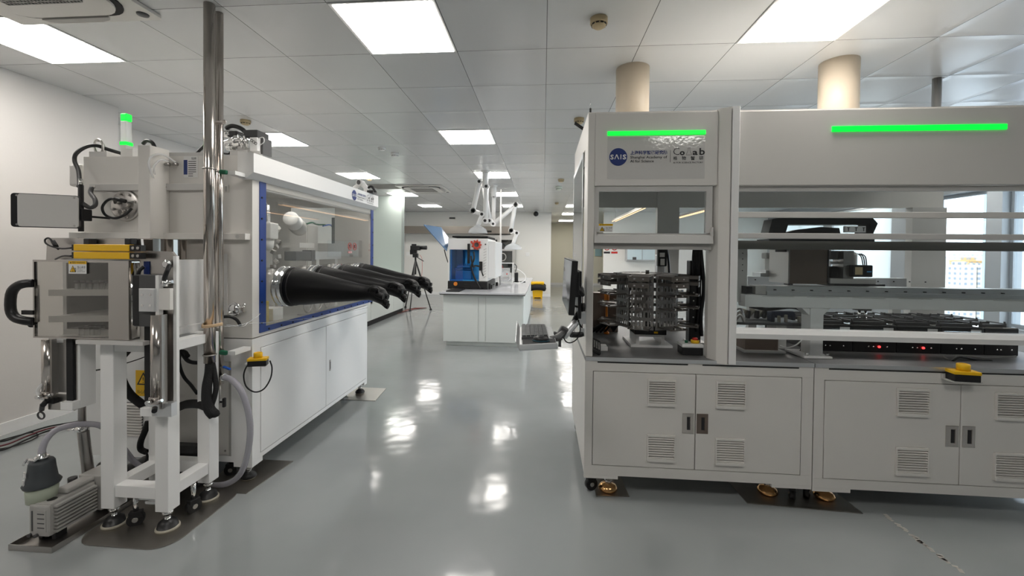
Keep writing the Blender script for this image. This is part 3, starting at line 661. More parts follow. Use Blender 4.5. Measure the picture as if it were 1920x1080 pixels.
# ---- gantry bay (things inside module B)
YG = 2.62
xa, xb = P(1519, 640, y=YG).x, P(1543, 640, y=YG).x
zB0, zB1, zR = P(1530, 578, y=YG).z, P(1530, 554, y=YG).z, P(1530, 537, y=YG).z
N = thing('gantry', 'white steel gantry beam on a post carrying a long silver linear rail', 'gantry', ((xa+xb)/2, YG+.04, ZD))
MB().box(xa, YG, ZD+.012, xb, YG+.09, zB0).out('gantry_post', WHITE2, parent=N)
MB().box(xa-.055, YG-.04, ZD, xb+.03, YG+.16, ZD+.012, 0, .002).cyl((xa-.03, YG-.02, ZD+.012), (xa-.03, YG-.02, ZD+.028), .009, m=1, seg=6).cyl((xb+.014, YG-.02, ZD+.012), (xb+.014, YG-.02, ZD+.028), .009, m=1, seg=6).out('gantry_foot', [WHITE2, CHROME], parent=N)
q = MB().box(P(1397, 560, y=YG).x, YG, zB0, 2.95, YG+.09, zB1, bev=.003); q.prism([(xb, zB0), (xb+.045, zB0), (xb, zB0-.045)], 'y', YG+.01, YG+.08).prism([(xa, zB0), (xa-.045, zB0), (xa, zB0-.045)], 'y', YG+.01, YG+.08)
q.out('gantry_beam', WHITE2, parent=N)
MB().box(2.87, YG, ZD, 2.95, YG+.09, zB0).out('gantry_post', GREYP, parent=N)
xr = P(1436, 545, y=YG).x
q = MB().prism([(YG-.012, zB1), (YG-.012, zB1+.018), (YG-.004, zB1+.022), (YG-.004, zR-.008), (YG-.012, zR-.004), (YG-.012, zR), (YG+.08, zR), (YG+.08, zB1)], 'x', xr, 2.95)
for k in range(13): q.box(xr+.04+k*.102, YG-.014, zB1+.027, xr+.052+k*.102, YG-.003, zB1+.033, 1)
q.out('linear_rail', [ALU, DARK], parent=N)
for k in range(7): MB().box(xr-.02+k*.25, YG-.001, zB1-.012, xr+.16+k*.25, YG, zB1-.010).out('beam_slot', MIDG, parent=N)
MB().box(P(1415, 545, y=YG).x, YG-.01, zB1+.002, xr-.002, YG+.07, zR+.0, 0, .003).box(P(1399, 545, y=YG).x, YG, zB1+.004, P(1411, 545, y=YG).x, YG+.06, zR-.006, 1).out('drive_motor', [MIDG, BLACK], parent=N)
x0, x1 = P(1382, 520, y=2.68).x, P(1401, 520, y=2.68).x
q = MB().box(x0, 2.68, P(1530, 569, y=2.68, ).z, x1, 2.70, 1.45)
for k in range(4): q.cyl(((x0+x1)/2, 2.679, P(1530, 476+k*11, y=2.68).z), ((x0+x1)/2, 2.676, P(1530, 476+k*11, y=2.68).z), .003, m=1, seg=8)
q.out('hanging_plate', [GREYP, DARK], parent=B)
# carriage with brown metal cover
YC = 2.74
a, b = P(1481, 468, y=YC), P(1551, 533, y=YC)
Q = thing('gantry_carriage', 'brown metal covered gantry carriage with black arched cable guide', 'gantry carriage', ((a.x+b.x)/2, YC+.1, b.z))
MB().box(a.x, YC, b.z, b.x, YC+.22, a.z, bev=.003).out('carriage_cover', COPPER, parent=Q)
MB().box(a.x-.008, YC-.002, b.z, a.x, YC+.22, a.z).box(b.x, YC-.002, b.z, b.x+.006, YC+.22, a.z, 1).out('cover_edge', [BRUSH, BLACK], parent=Q)
p = lambda x, y, Y=2.80: (P(x, y, y=Y).x, P(x, y, y=Y).z)
q = MB().prism([p(1440, 441), p(1448, 411), p(1463, 408), p(1636, 408), p(1646, 419), p(1636, 441), p(1622, 441), p(1631, 421), p(1478, 421), p(1474, 434), p(1470, 441)], 'y', 2.80, 2.90)
q.prism([p(1476, 436), p(1500, 430), p(1545, 425), p(1580, 427), p(1582, 437), p(1470, 441)], 'y', 2.83, 2.88)
q.prism([p(1441, 448), p(1446, 455), p(1640, 455), p(1640, 447)], 'y', 2.80, 2.95)
q.out('cable_guide', BLACK, parent=Q)
a2, b2 = P(1583, 424, y=2.79), P(1621, 436, y=2.79)
q = MB().box(a2.x, 2.78, b2.z, b2.x, 2.80, a2.z)
for k in range(3): q.box(a2.x+.016+k*.044, 2.778, b2.z+.008, a2.x+.020+k*.044, 2.7805, a2.z-.008, 1).box(a2.x+.010+k*.044, 2.778, a2.z-.012, a2.x+.026+k*.044, 2.7805, a2.z-.008, 1)
q.out('terminal_block', [PAPER, INK], parent=Q)
MB().box(a.x-.04, YC+.05, a.z+.001, b.x+.05, YC+.16, a.z+.009).box(P(1460, 470, y=2.8).x, YC+.02, P(1530, 473, y=2.8).z, P(1476, 470, y=2.8).x, YC+.1, a.z, 0).out('carriage_plate', BLACKM, parent=Q)
# vertical head to the right of the carriage
h0, h1 = P(1582, 470, y=2.78), P(1619, 527, y=2.78)
U = thing('pipetting_head', 'silver and black vertical tool head with a blue stripe on the gantry', 'tool head', (h0.x, 2.8, P(1530, 540, y=2.78).z))
MB().box(h0.x, 2.78, h1.z, h0.x+.06, 2.88, h0.z, 0).box(h0.x+.06, 2.82, h1.z+.06, h1.x, 2.88, h0.z-.005, 1, .02).out('head_plate', [BRUSH, WHITE], parent=U)
m0, m1 = P(1601, 497, y=2.74), P(1637, 520, y=2.74)
MB().box(m0.x, 2.74, m1.z, m1.x, 2.80, m0.z, 0, .006).box(m0.x+.075, 2.739, (m0.z+m1.z)/2-.006, m1.x-.01, 2.741, (m0.z+m1.z)/2, 1).box(m0.x+.008, 2.739, m1.z+.015, m0.x+.05, 2.741, m0.z-.012, 2).out('servo_motor', [BLACK, CYAN, BEIGE], parent=U)
MB().box(P(1555, 530, y=2.76).x, 2.75, P(1530, 531, y=2.76).z, P(1640, 530, y=2.76).x, 2.9, P(1530, 522, y=2.76).z, 0).box(P(1560, 530, y=2.76).x, 2.74, P(1530, 536, y=2.76).z, P(1655, 530, y=2.76).x, 2.9, P(1530, 531, y=2.76).z, 1).out('head_base', [MIDG, BLACK], parent=U)
MB().box(P(1556, 470, y=2.84).x, 2.83, P(1530, 486, y=2.84).z, P(1580, 470, y=2.84).x, 2.9, P(1530, 470, y=2.84).z, 0).box(P(1556, 470, y=2.84).x, 2.83, P(1530, 495, y=2.84).z, P(1580, 470, y=2.84).x, 2.88, P(1530, 490, y=2.84).z, 1).box(P(1556, 470, y=2.84).x, 2.83, P(1530, 524, y=2.84).z, P(1580, 470, y=2.84).x, 2.88, P(1530, 499, y=2.84).z, 2, .01).out('head_slide', [DGREY, ALU, BLACKM], parent=U)
q = MB()
for k in range(3): q.tube([(m1.x-.03+.01*k, 2.78, m0.z), (m1.x-.035+.012*k, 2.79, m0.z+.05), (m1.x-.05+.01*k, 2.80, m0.z+.07)], .003)
q.out('head_cable', BLACK, parent=U)
# rear rail and small stage at the left
YR = 3.40
r0, r1 = P(1402, 530, y=YR), P(1700, 530, y=YR)
Rr = thing('rear_linear_rail', 'silver rear linear rail behind the brown carriage', 'linear rail', ((r0.x+r1.x)/2, YR+.03, ZD))
q = MB().box(r0.x, YR, P(1530, 536, y=YR).z, r1.x, YR+.07, P(1530, 520, y=YR).z, 0)
for k in range(12): q.box(r0.x+.05+k*.11, YR-.002, P(1530, 527, y=YR).z, r0.x+.06+k*.11, YR+.001, P(1530, 525, y=YR).z, 1)
q.out('rail_body', [ALU, DARK], parent=Rr); MB().box(r0.x+.02, YR+.02, ZD, r0.x+.08, YR+.06, P(1530, 536, y=YR).z).box(r1.x-.08, YR+.02, ZD, r1.x-.02, YR+.06, P(1530, 536, y=YR).z).out('rail_post', GREYP, parent=Rr)
s0 = P(1432, 484, y=3.0); St = thing('lift_stage', 'small pale stepped lift stage left of the brown carriage', 'lab actuator', (s0.x+.08, 3.0, P(1530, 520, y=3.).z))
X = lambda x: P(x, 500, y=3.).x; Z = lambda y_: P(1450, y_, y=3.).z
MB().box(X(1434), 2.98, Z(485), X(1478), 3.05, Z(474), bev=.006).out('stage_top', GREYP, parent=St)
MB().box(X(1440), 2.99, Z(512), X(1452), 3.04, Z(485)).out('stage_post', WHITE, parent=St)
MB().box(X(1422), 2.97, Z(519), X(1478), 3.08, Z(512)).box(X(1453), 2.97, Z(508), X(1478), 3.04, Z(495)).box(X(1432), 2.97, Z(512), X(1466), 3.04, Z(507)).out('stage_base', ALU, parent=St)
MB().box(X(1467), 2.93, Z(533), X(1476), 2.98, Z(507)).out('stage_motor', DGREY, parent=St)
# black shaker boxes on the deck
YS = 2.80
zt0 = P(1740, 613, y=YS).z
xs = [P(px, 640, y=YS).x for px in (1519, 1599, 1681, 1764, 1846, 1911)]
sh = None
for k in range(5):
    xa_, xb_ = xs[k]+.002, xs[k+1]-.002
    lb = ['black shaker box half hidden behind the gantry post', 'black shaker box with red light, right of the gantry post', 'black shaker box with red light in the middle of the row', 'black shaker box without a red light, fourth in the row', 'narrow-looking black shaker box at the right end of the row'][k]
    t = thing('shaker_box', lb, 'shaker', ((xa_+xb_)/2, YS+.25, ZD), 'black shaker boxes in a row on the deck')
    MB().box(xa_, YS, ZD, xb_, YS+.55, zt0, bev=.004).out('shaker_case', BLACK, parent=t)
    MB().box(xa_+.004, YS+.004, zt0, xb_-.004, YS+.54, zt0+.006).out('shaker_plate', MIRROR, parent=t)
    for j in range(3):
        yy = YS+.05+j*.17; q = MB().box(xa_+.02, yy, zt0+.006, xb_-.02, yy+.012, zt0+.018).box(xa_+.02, yy+.10, zt0+.006, xb_-.02, yy+.112, zt0+.018).box(xa_+.02, yy, zt0+.018, xa_+.032, yy+.11, zt0+.024).box(xb_-.032, yy, zt0+.018, xb_-.02, yy+.11, zt0+.024)
        for s_ in (xa_+.026, xb_-.026): q.cyl((s_, yy+.006, zt0+.018), (s_, yy+.006, zt0+.034), .005, seg=8)
        q.out('clamp_frame', DGREY, parent=t)
    if k < 4: MB().box(xb_-.075, YS-.0015, zt0-.04, xb_-.018, YS, zt0-.012).out('shaker_label', PAPER, parent=t)
    q = MB()
    for xx in (.35, .46, .78): q.ball((xa_+(xb_-xa_)*xx, YS-.003, ZD+.035), .005)
    q.out('indicator_button', CHROME, parent=t)
    if k in (1, 2): MB().ball((xa_+(xb_-xa_)*.6, YS-.004, ZD+.035), .0075).out('red_indicator', RLED, parent=t)
MB().tube([P(1768, 668, y=2.7), P(1782, 676, y=2.66), P(1790, 672, y=2.64), P(1798, 666, y=2.66), P(1850, 671, y=2.68), P(1905, 668, y=2.7)], .004).out('grey_cable', MIDG, label='thin grey cable lying in front of the right shaker boxes', cat='cable')
MB().tube([P(1786, 677, y=2.62), P(1800, 670, y=2.64), P(1830, 675, y=2.66), P(1860, 677, y=2.66)], .005).out('black_cable', BLACKM, label='black cable lying in front of the right shaker boxes', cat='cable')
# fixture tool over the shakers, rear disc plates
d0 = P(1617, 590, y=3.1); Tn = thing('hanging_gripper', 'small silver and black gripper hanging above the shaker boxes', 'gripper', (d0.x, 3.1, d0.z-.03))
MB().box(d0.x-.05, 3.07, d0.z+.03, d0.x+.04, 3.13, d0.z+.07, 0, .004).cyl((d0.x-.02, 3.1, d0.z-.03), (d0.x-.02, 3.1, d0.z+.03), .008, m=1).cyl((d0.x+.02, 3.1, d0.z-.03), (d0.x+.02, 3.1, d0.z+.03), .008, m=1).box(d0.x-.06, 3.08, d0.z-.03, d0.x+.06, 3.12, d0.z-.02, 1).out('gripper_body', [DGREY, CHROME], parent=Tn)
MB().box(d0.x-.02, 3.09, d0.z+.07, d0.x+.02, 3.12, P(1530, 540, y=3.1).z+.05).out('gripper_rod', BRUSH, parent=Tn)
# equipment at the left of bay B
bx0, bx1 = P(1397, 650, y=2.72).x, P(1459, 650, y=2.72).x
D1 = thing('valve_manifold', 'brown steel box under a dark blue clamp at the left of the gantry bay', 'lab instrument', ((bx0+bx1)/2, 2.85, ZD))
MB().box(bx0-.02, 2.69, ZD, bx1+.03, 3.0, ZD+.012).out('plate', WHITE2, parent=D1)
MB().box(bx0, 2.72, ZD+.012, bx1, 2.95, P(1530, 630, y=2.72).z).out('steel_box', COPPER, parent=D1)
MB().box(bx0-.05, 2.76, P(1530, 612, y=2.76).z, bx1+.20, 2.98, P(1530, 607, y=2.76).z).box(bx1+.02, 2.78, ZD+.012, bx1+.08, 2.9, P(1530, 612, y=2.76).z, 1).out('shelf_plate', [DGREY, GREYP], parent=D1)
n0, n1 = P(1447, 583, y=2.80), P(1492, 606, y=2.80); zs = P(1530, 607, y=2.76).z
q = MB().box(n0.x, 2.80, zs, n0.x+.022, 2.86, n0.z-.01, 0, .004).box(n1.x-.022, 2.80, zs+.012, n1.x, 2.86, n0.z-.012, 0, .004).box(n0.x, 2.80, n0.z-.04, n1.x, 2.86, n0.z, 0, .01)
q.out('clamp', mat('dark_blue_casting', (.02, .028, .06), .5), parent=D1)
q = MB()
for k, px in enumerate((1458, 1471, 1496)): xk = P(px, 600, y=2.79).x; q.box(xk, 2.785, zs, xk+.018, 2.80, zs+.04-.008*(k == 1)*-1, bev=.004)
q.out('clamp_finger', RING, parent=D1)
q = MB()
for k in range(7): a_ = random.random(); xk = P(1395+k*8, 590, y=2.9).x; q.obox((xk, 2.9+.03*a_, zs+.03+.02*a_), (.02, .03, .05+.03*a_), (a_, 0, a_), k % 2, .003)
q.out('valve_cluster', [RING, DGREY], parent=D1)
q = MB()
for k in range(3): q.tube([(P(1380, 600, y=2.72).x, 2.72, zs+.02+.03*k), (P(1386, 600, y=2.72).x, 2.70, zs+.05+.02*k), (P(1394, 605, y=2.72).x, 2.71, zs+.01+.01*k)], .007)
q.out('hose_end', BRUSH, parent=D1)
MB().tube([P(1405, 574, y=2.75), P(1440, 580, y=2.72), P(1480, 576, y=2.72), P(1502, 582, y=2.72), P(1509, 600, y=2.735), P(1509, 640, y=2.735), P(1504, 656, y=2.735), P(1497, 662, y=2.73)], .010).out('cable_loom', BLACKM, label='thick black cable loom curving down beside the gantry post', cat='cable')
MB().tube([P(1462, 648, y=2.70), P(1476, 652, y=2.68), P(1492, 647, y=2.68), P(1503, 638, y=2.70)], .004).out('clear_tube', PAPER, label='thin clear tube on the deck left of the gantry post', cat='tube')

# ================================================================ GLOVEBOX (left)
FX, NY, FY = -1.75, 2.43, 4.12
Gb = thing('glovebox', 'long white glovebox with blue framed window and four black gloves on a two-door base', 'glovebox', (-2.3, 3.3, 0))
q = MB(); x0 = -2.86; t = .02; dz0, dz1, ya, yb = .150, .805, 2.508, 4.088
q.box(FX-t, NY, dz1+.003, FX, FY, .874).box(FX-t, NY, .118, FX, FY, dz0-.003).box(FX-t, NY, .118, FX, ya-.003, .874).box(FX-t, yb+.003, .118, FX, FY, .874)
q.box(FX-.12, NY, .09, FX, ya+.02, .118).box(FX-.12, yb-.03, .09, FX, FY, .118)
q.box(x0, NY+.006, .118, FX-t, FY, .874).box(x0, NY, .118, -2.40, NY+.006, .874).box(-1.885, NY, .118, FX-t, NY+.006, .874).box(-2.40, NY, .735, -1.885, NY+.006, .874).box(-2.40, NY, .118, -1.885, NY+.006, .155).box(FX-t+.0005, ya-.003, dz0-.003, FX-.015, yb+.003, dz1+.003, 1)
gb = q.out('base_cabinet', [WHITE2, DARK], parent=Gb)
for a, b in ((ya, 3.306), (3.310, yb)): d = MB().box(FX-.015, a, dz0, FX+.002, b, dz1, bev=.003).out('door', WHITE2, parent=gb)
MB().box(FX+.0015, 3.36, .425, FX+.006, 3.378, .515, bev=.001).box(FX+.0055, 3.366, .44, FX+.0066, 3.372, .50, 1).out('door_handle', [BRUSH, DARK], parent=d)
q = MB().box(-2.395, NY+.002, .16, -1.89, NY+.0065, .73)
for (sx, sz) in ((-2.36, .185), (-1.925, .185), (-1.925, .70), (-2.36, .70)): q.cyl((sx, NY+.002, sz), (sx, NY-.001, sz), .006, m=1, seg=10)
q.out('access_panel', [WHITE, BRUSH], parent=gb)
q = MB().box(-2.40, NY-.001, .155, -2.385, NY+.001, .735).box(-1.90, NY-.001, .155, -1.885, NY+.001, .735); q.out('panel_gap', MIDG, parent=gb)
lv0, lv1 = P(213, 815, y=NY), P(268, 755, y=NY)
q = MB().box(lv0.x, NY-.002, lv0.z, lv1.x, NY, lv1.z, 1)
for k in range(12): z = lv0.z+(lv1.z-lv0.z)*k/12; q.prism([(NY, z+.014), (NY-.012, z+.004), (NY-.012, z+.001), (NY, z+.006)], 'x', lv0.x, lv1.x)
q.out('louvre_vent', [WHITE, DGREY], parent=gb)
# warning sign beside the louvres
a, b = P(255, 742, y=NY-.002), P(284, 695, y=NY-.002); hw = (b.x-a.x)
q = MB().box(a.x, NY-.004, a.z, b.x, NY-.002, b.z, 0)
q.prism([(a.x+hw*.08, a.z+.07), (b.x-hw*.08, a.z+.07), ((a.x+b.x)/2, b.z-.01)], 'y', NY-.0045, NY-.004, 1); q.prism([(a.x+hw*.22, a.z+.078), (b.x-hw*.22, a.z+.078), ((a.x+b.x)/2, b.z-.025)], 'y', NY-.005, NY-.0045, 0)
textmesh(q, '!', .055, ((a.x+b.x)/2-.008, NY-.0055, a.z+.082), (1, 0, 0), (0, 0, 1), 1); textmesh(q, '当心触电', .024, (a.x+.006, NY-.0048, a.z+.018), (1, 0, 0), (0, 0, 1), 1, 0, 'LEFT', hw*.88)
q.out('hazard_sign', [YELL, INK], parent=gb)
for (fx, fy) in ((-1.80, 2.47), (-1.80, 4.07), (-2.8, 2.5), (-2.8, 4.05)): foot(Gb, fx, fy, .12, .042, BLACK)
caster(Gb, -1.94, 2.50, .14, .3); caster(Gb, -1.92, 3.98, .14, 1)
# upper chamber: an open shell with window and gloves in front
UZ0, UZ1, UY1 = .880, 1.985, 4.25
q = MB().box(x0, NY, UZ0, FX, UY1, UZ0+.02).box(x0, NY, UZ1-.03, FX-.04, UY1, UZ1).box(x0, NY, UZ0, FX-.02, NY+.03, UZ1)
q.box(x0, NY, UZ0, x0+.02, UY1, UZ1)
WX0, WX1, WZ0, WZ1 = P(546, 400, y=4.22).x, P(628, 400, y=4.22).x, P(590, 456, y=4.22).z, 1.86   # window in the far end wall
for b_ in ((x0, UZ0, WX0, UZ1), (WX1, UZ0, FX-.02, UZ1), (WX0, UZ0, WX1, WZ0), (WX0, WZ1, WX1, UZ1)): q.box(b_[0], UY1-.03, b_[1], b_[2], UY1, b_[3])
q.box(FX-.02, NY, UZ0, FX, NY+.10, UZ1-.02).box(FX-.02, UY1-.05, UZ0, FX, UY1, UZ1-.02).box(FX-.02, NY, UZ0, FX, UY1, UZ0+.04).box(FX-.02, NY, 1.80, FX, UY1, UZ1-.02)
q.out('chamber_shell', WHITE, parent=Gb)
INN = mat('inner_steel_wall', (.55, .54, .52), .35, .6)
MB().box(WX0, UY1-.016, WZ0, WX1, UY1-.012, WZ1).out('end_pane', GLASS, parent=Gb)
q = MB().box(x0+.02, NY+.031, UZ0+.02, x0+.025, UY1-.031, UZ1-.03).box(x0+.02, NY+.031, UZ0+.02, FX-.021, NY+.034, UZ1-.03).box(x0+.02, NY+.031, UZ0+.02, FX-.021, UY1-.031, UZ0+.024)
for b_ in ((x0+.02, UZ0+.02, WX0, UZ1-.03), (WX1, UZ0+.02, FX-.021, UZ1-.03), (WX0, UZ0+.02, WX1, WZ0), (WX0, WZ1, WX1, UZ1-.03)): q.box(b_[0], UY1-.034, b_[1], b_[2], UY1-.031, b_[3])
q.out('chamber_lining', INN, parent=Gb)
MB().prism([(-1.80, 1.996), (-1.70, 1.985), (-1.70, 1.872), (-1.745, 1.838), (-1.80, 1.838)], 'y', 2.372, 4.265).out('lamp_housing', WHITE2, parent=Gb)
MB().box(-1.79, 2.50, 1.79, -1.755, 4.24, 1.84).out('window_header', WHITE2, parent=Gb)
q = MB(); bx = -1.745
q.box(FX, 2.492, .900, bx, 2.552, 1.84).box(FX, 4.19, .900, bx, 4.252, 1.84).box(FX, 2.552, .900, bx, 4.19, .935)
for k in range(7): q.cyl((bx, 2.510, .96+k*.13), (bx+.004, 2.510, .96+k*.13), .006, m=1, seg=8).cyl((bx, 4.235, .96+k*.13), (bx+.004, 4.235, .96+k*.13), .006, m=1, seg=8)
for k in range(13): q.cyl((bx, 2.58+k*.13, .913), (bx+.004, 2.58+k*.13, .913), .006, m=1, seg=8)
q.out('window_frame', [BLUE, DARK], parent=Gb)
MB().box(FX-.004, 2.552, .935, FX+.001, 4.19, 1.84).out('window_pane', GLASSG, parent=Gb)
logo(Gb, (-1.6985, P(664, 366, x=-1.70).y, P(664, 366, x=-1.70).z), (0, 1, 0), .92)
# sign on the inner left of the window: two round prohibition marks and red lettering
a = P(656, 462, x=FX+.002); q = MB(); o = Vector((FX+.0025, a.y, a.z))
for dy in (0, .10):
    q.torus((o.x, o.y+dy, o.z), (1, 0, 0), .032, .003, m=0, seg=24, sg=4); q.obox((o.x, o.y+dy, o.z), (.002, .058, .005), (.8, 0, 0), 0); q.box(o.x-.001, o.y+dy-.012, o.z-.014, o.x, o.y+dy+.012, o.z+.014, 1)
q.box(o.x-.001, o.y-.035, o.z-.062, o.x, o.y+.045, o.z-.043, 0); textmesh(q, '禁止放置', .018, (o.x+.0006, o.y-.03, o.z-.059), (0, 1, 0), (0, 0, 1), 2, 0, 'LEFT', .07)
q.out('prohibition_sign', [mat('sign_red', (.45, .06, .05), .5), INK, WINK], parent=Gb)
# gloves
PZ = 1.172
def glove(yc, k):
    port = MB().lathe((FX+.0, yc, PZ), [(.108, 0), (.135, 0), (.135, .012), (.122, .016), (.122, .03), (.134, .034), (.134, .044), (.122, .048), (.122, .060), (.108, .060)], (1, 0, 0), seg=44).out('glove_port', CHROME, parent=Gb)
    gm = MB(); random.seed(20+k); ph = random.random()*6
    prof = [(.050, .122, .122, 0), (.075, .129, .127, .0), (.10, .126, .124, 0), (.16, .117, .116, -.004), (.28, .097, .094, -.012), (.40, .079, .075, -.022), (.50, .064, .060, -.029), (.55, .055, .052, -.032), (.58, .053, .049, -.034), (.605, .062, .054, -.036), (.635, .070, .056, -.044), (.660, .070, .054, -.054), (.675, .060, .046, -.060), (.682, .030, .024, -.062)]
    rings = []
    for (dx, ry, rz_, dz) in prof:
        rings.append([Vector((FX+dx*1.045, yc+ry*math.cos(2*math.pi*i/28)*(1+.025*math.sin(3*i*.45+ph+dx*9)*(dx > .12)), PZ+dz+rz_*math.sin(2*math.pi*i/28)*(1+.03*math.sin(2*i*.45+ph*2+dx*14)*(dx > .12)))) for i in range(28)])
    gm.loft(rings, 0)
    # flopped hand: four unequal fingers hanging forward and down, thumb at the side
    for i, (oy, oz, ln, dr) in enumerate(((-.050, -.040, .046, -.010), (-.022, -.070, .060, -.026), (.010, -.084, .058, -.034), (.042, -.070, .040, -.024), (.012, -.046, .050, -.014))):
        b = Vector((FX+.672, yc+oy, PZ+oz)); j = .008*math.sin(ph+i*2)
        gm.tube([b, b+Vector((ln*.4, j, dr*.4)), b+Vector((ln*.8, j*1.6, dr)), b+Vector((ln, j*1.5, dr*1.15))], .0145, seg=10, sub=4, rr=lambda t: .0225*(1-.12*t))
    for i in range(3):   # crumpled folds at the knuckles
        gm.ball((FX+.652+.014*i, yc-.03+.03*i, PZ-.006-.006*i), .020, sc=(1.1, 1.2, .7))
    b = Vector((FX+.622, yc-.035, PZ-.020)); gm.tube([b, b+Vector((.020, -.024, .018)), b+Vector((.044, -.032, .018)), b+Vector((.060, -.030, .006))], .015, seg=10, sub=4, rr=lambda t: .021*(1-.25*t))
    gl = gm.out('rubber_glove', RUBBER, parent=Gb)
    MB().torus((FX+.066, yc, PZ), (1, 0, 0), .127, .0065, seg=40).torus((FX+.098, yc, PZ), (1, 0, 0), .1245, .004, seg=40).out('cuff_ring', BLACK, parent=gl)
for k, yc in enumerate((2.735, 3.105, 3.47, 3.84)): glove(yc, k)
# near side details
q = MB().box(-2.91, NY-.045, 1.475, FX-.012, NY, 1.513, bev=.002); q.cyl((P(445, 445, y=NY-.045).x, NY-.046, 1.494), (P(445, 445, y=NY-.045).x, NY-.043, 1.494), .012, m=1)
q.out('side_ledge', [WHITE, GREYP], parent=Gb)
cy_ = 2.30; c1, c2 = P(258, 272, y=cy_), P(281, 272, y=cy_)
MB().box(c1.x, cy_, 1.40, c2.x, NY, c1.z, bev=.003).out('cable_column', WHITE, parent=Gb)
MB().box(-2.80, NY-.02, 1.772, c1.x, NY, 1.813, bev=.002).box(-2.36, NY-.025, 1.772, -1.965, NY, 1.813, bev=.002).out('side_bar', GREYP, parent=Gb)
q = MB()
for px, py in ((177, 351), (312, 351), (293, 300), (293, 396)): p_ = P(px, py, y=NY-.02); q.cyl((p_.x, NY-.026, p_.z), (p_.x, NY, p_.z), .007, seg=10)
q.out('side_screw', BRUSH, parent=Gb)
q = MB(); p0, p1 = P(420, 361, y=NY), P(429, 347, y=NY); q.box(p0.x, NY-.004, p0.z, p1.x, NY, p1.z).box(p0.x+.008, NY-.005, p0.z+.006, p1.x-.008, NY-.003, p1.z-.008, 1); q.out('slot_latch', [WHITE, MIDG], parent=Gb)
p0, p1 = P(420, 605, y=NY), P(427, 476, y=NY); MB().box(p0.x, NY-.005, p0.z, p1.x, NY, p1.z).out('side_strip', PAPER, parent=Gb)
# rating plate
a, b = P(345, 333, y=NY-.001), P(371, 293, y=NY-.001); q = MB().box(a.x, NY-.003, a.z, b.x, NY-.001, b.z, 0).box(a.x, NY-.0035, a.z+.018, a.x+.024, NY-.003, b.z-.022, 1)
for k in range(8): q.box(a.x+.03, NY-.0035, b.z-.034-k*.0125, b.x-.01-.02*(k > 5), NY-.003, b.z-.030-k*.0125, 2)
textmesh(q, '铭牌', .016, (a.x+.05, NY-.0036, b.z-.02), (1, 0, 0), (0, 0, 1), 2); q.out('rating_plate', [PAPER, NAVY, INK], parent=Gb)
# vacuum flange and hose barbs
p_ = P(443, 579, y=NY); q = MB().lathe((p_.x, NY, p_.z), [(.034, 0), (.034, .02), (.026, .024), (.022, .03), (.001, .03)], (0, -1, 0)).torus((p_.x, NY-.018, p_.z), (0, 1, 0), .036, .007).box(p_.x+.036, NY-.03, p_.z-.01, p_.x+.07, NY-.01, p_.z+.012).cyl((p_.x+.05, NY-.035, p_.z-.018), (p_.x+.05, NY-.005, p_.z+.025), .006).cyl((p_.x+.062, NY-.02, p_.z-.02), (p_.x+.068, NY-.02, p_.z+.034), .005)
q.out('vacuum_flange', CHROME, parent=Gb)
c_ = P(238, 386, y=NY); q = MB().lathe((c_.x, NY, c_.z), [(.095, 0), (.095, .012), (.088, .016), (.001, .016)], (0, -1, 0), seg=32)
for k in range(8): a_ = k*math.pi/4+.3; q.cyl((c_.x+.075*math.cos(a_), NY-.014, c_.z+.075*math.sin(a_)), (c_.x+.075*math.cos(a_), NY-.03, c_.z+.075*math.sin(a_)), .008, seg=8)
for dx, dz in ((-.03, .02), (.03, .0), (.0, -.04)): q.cyl((c_.x+dx, NY-.014, c_.z+dz), (c_.x+dx, NY-.045, c_.z+dz), .014)
q.out('feedthrough_flange', BRUSH, parent=Gb)
MB().tube([(c_.x+.04, NY-.05, c_.z+.02), (c_.x-.03, NY-.07, c_.z+.035), (c_.x-.085, NY-.07, c_.z-.01), (c_.x-.07, NY-.07, c_.z-.06), (c_.x-.005, NY-.07, c_.z-.082), (c_.x+.05, NY-.06, c_.z-.06), (c_.x+.075, NY-.04, c_.z-.02)], .0075).tube([(c_.x-.01, NY-.066, c_.z+.036), (c_.x+.045, NY-.05, c_.z+.022)], .012, sub=1).out('cable_loop', BLACK, parent=Gb)
q = MB()
for px, py in ((318, 308), (332, 308)): p_ = P(px, py, y=NY); q.cyl((p_.x, NY, p_.z), (p_.x, NY-.03, p_.z-.006), .011); q.cyl((p_.x, NY-.03, p_.z-.006), (p_.x+.014, NY-.04, p_.z-.012), .008)
q.out('hose_barb', BRUSH, parent=Gb)
q = MB().tube([P(330, 305, y=2.39), P(306, 290, y=2.36), P(286, 292, y=2.30), P(279, 305, y=2.28), P(284, 325, y=2.29), P(292, 343, y=2.38)], .006); q.tube([P(316, 303, y=2.39), P(300, 300, y=2.34), P(288, 315, y=2.30), P(293, 338, y=2.38)], .006)
q.out('clear_air_tube', CLEARP, parent=Gb)
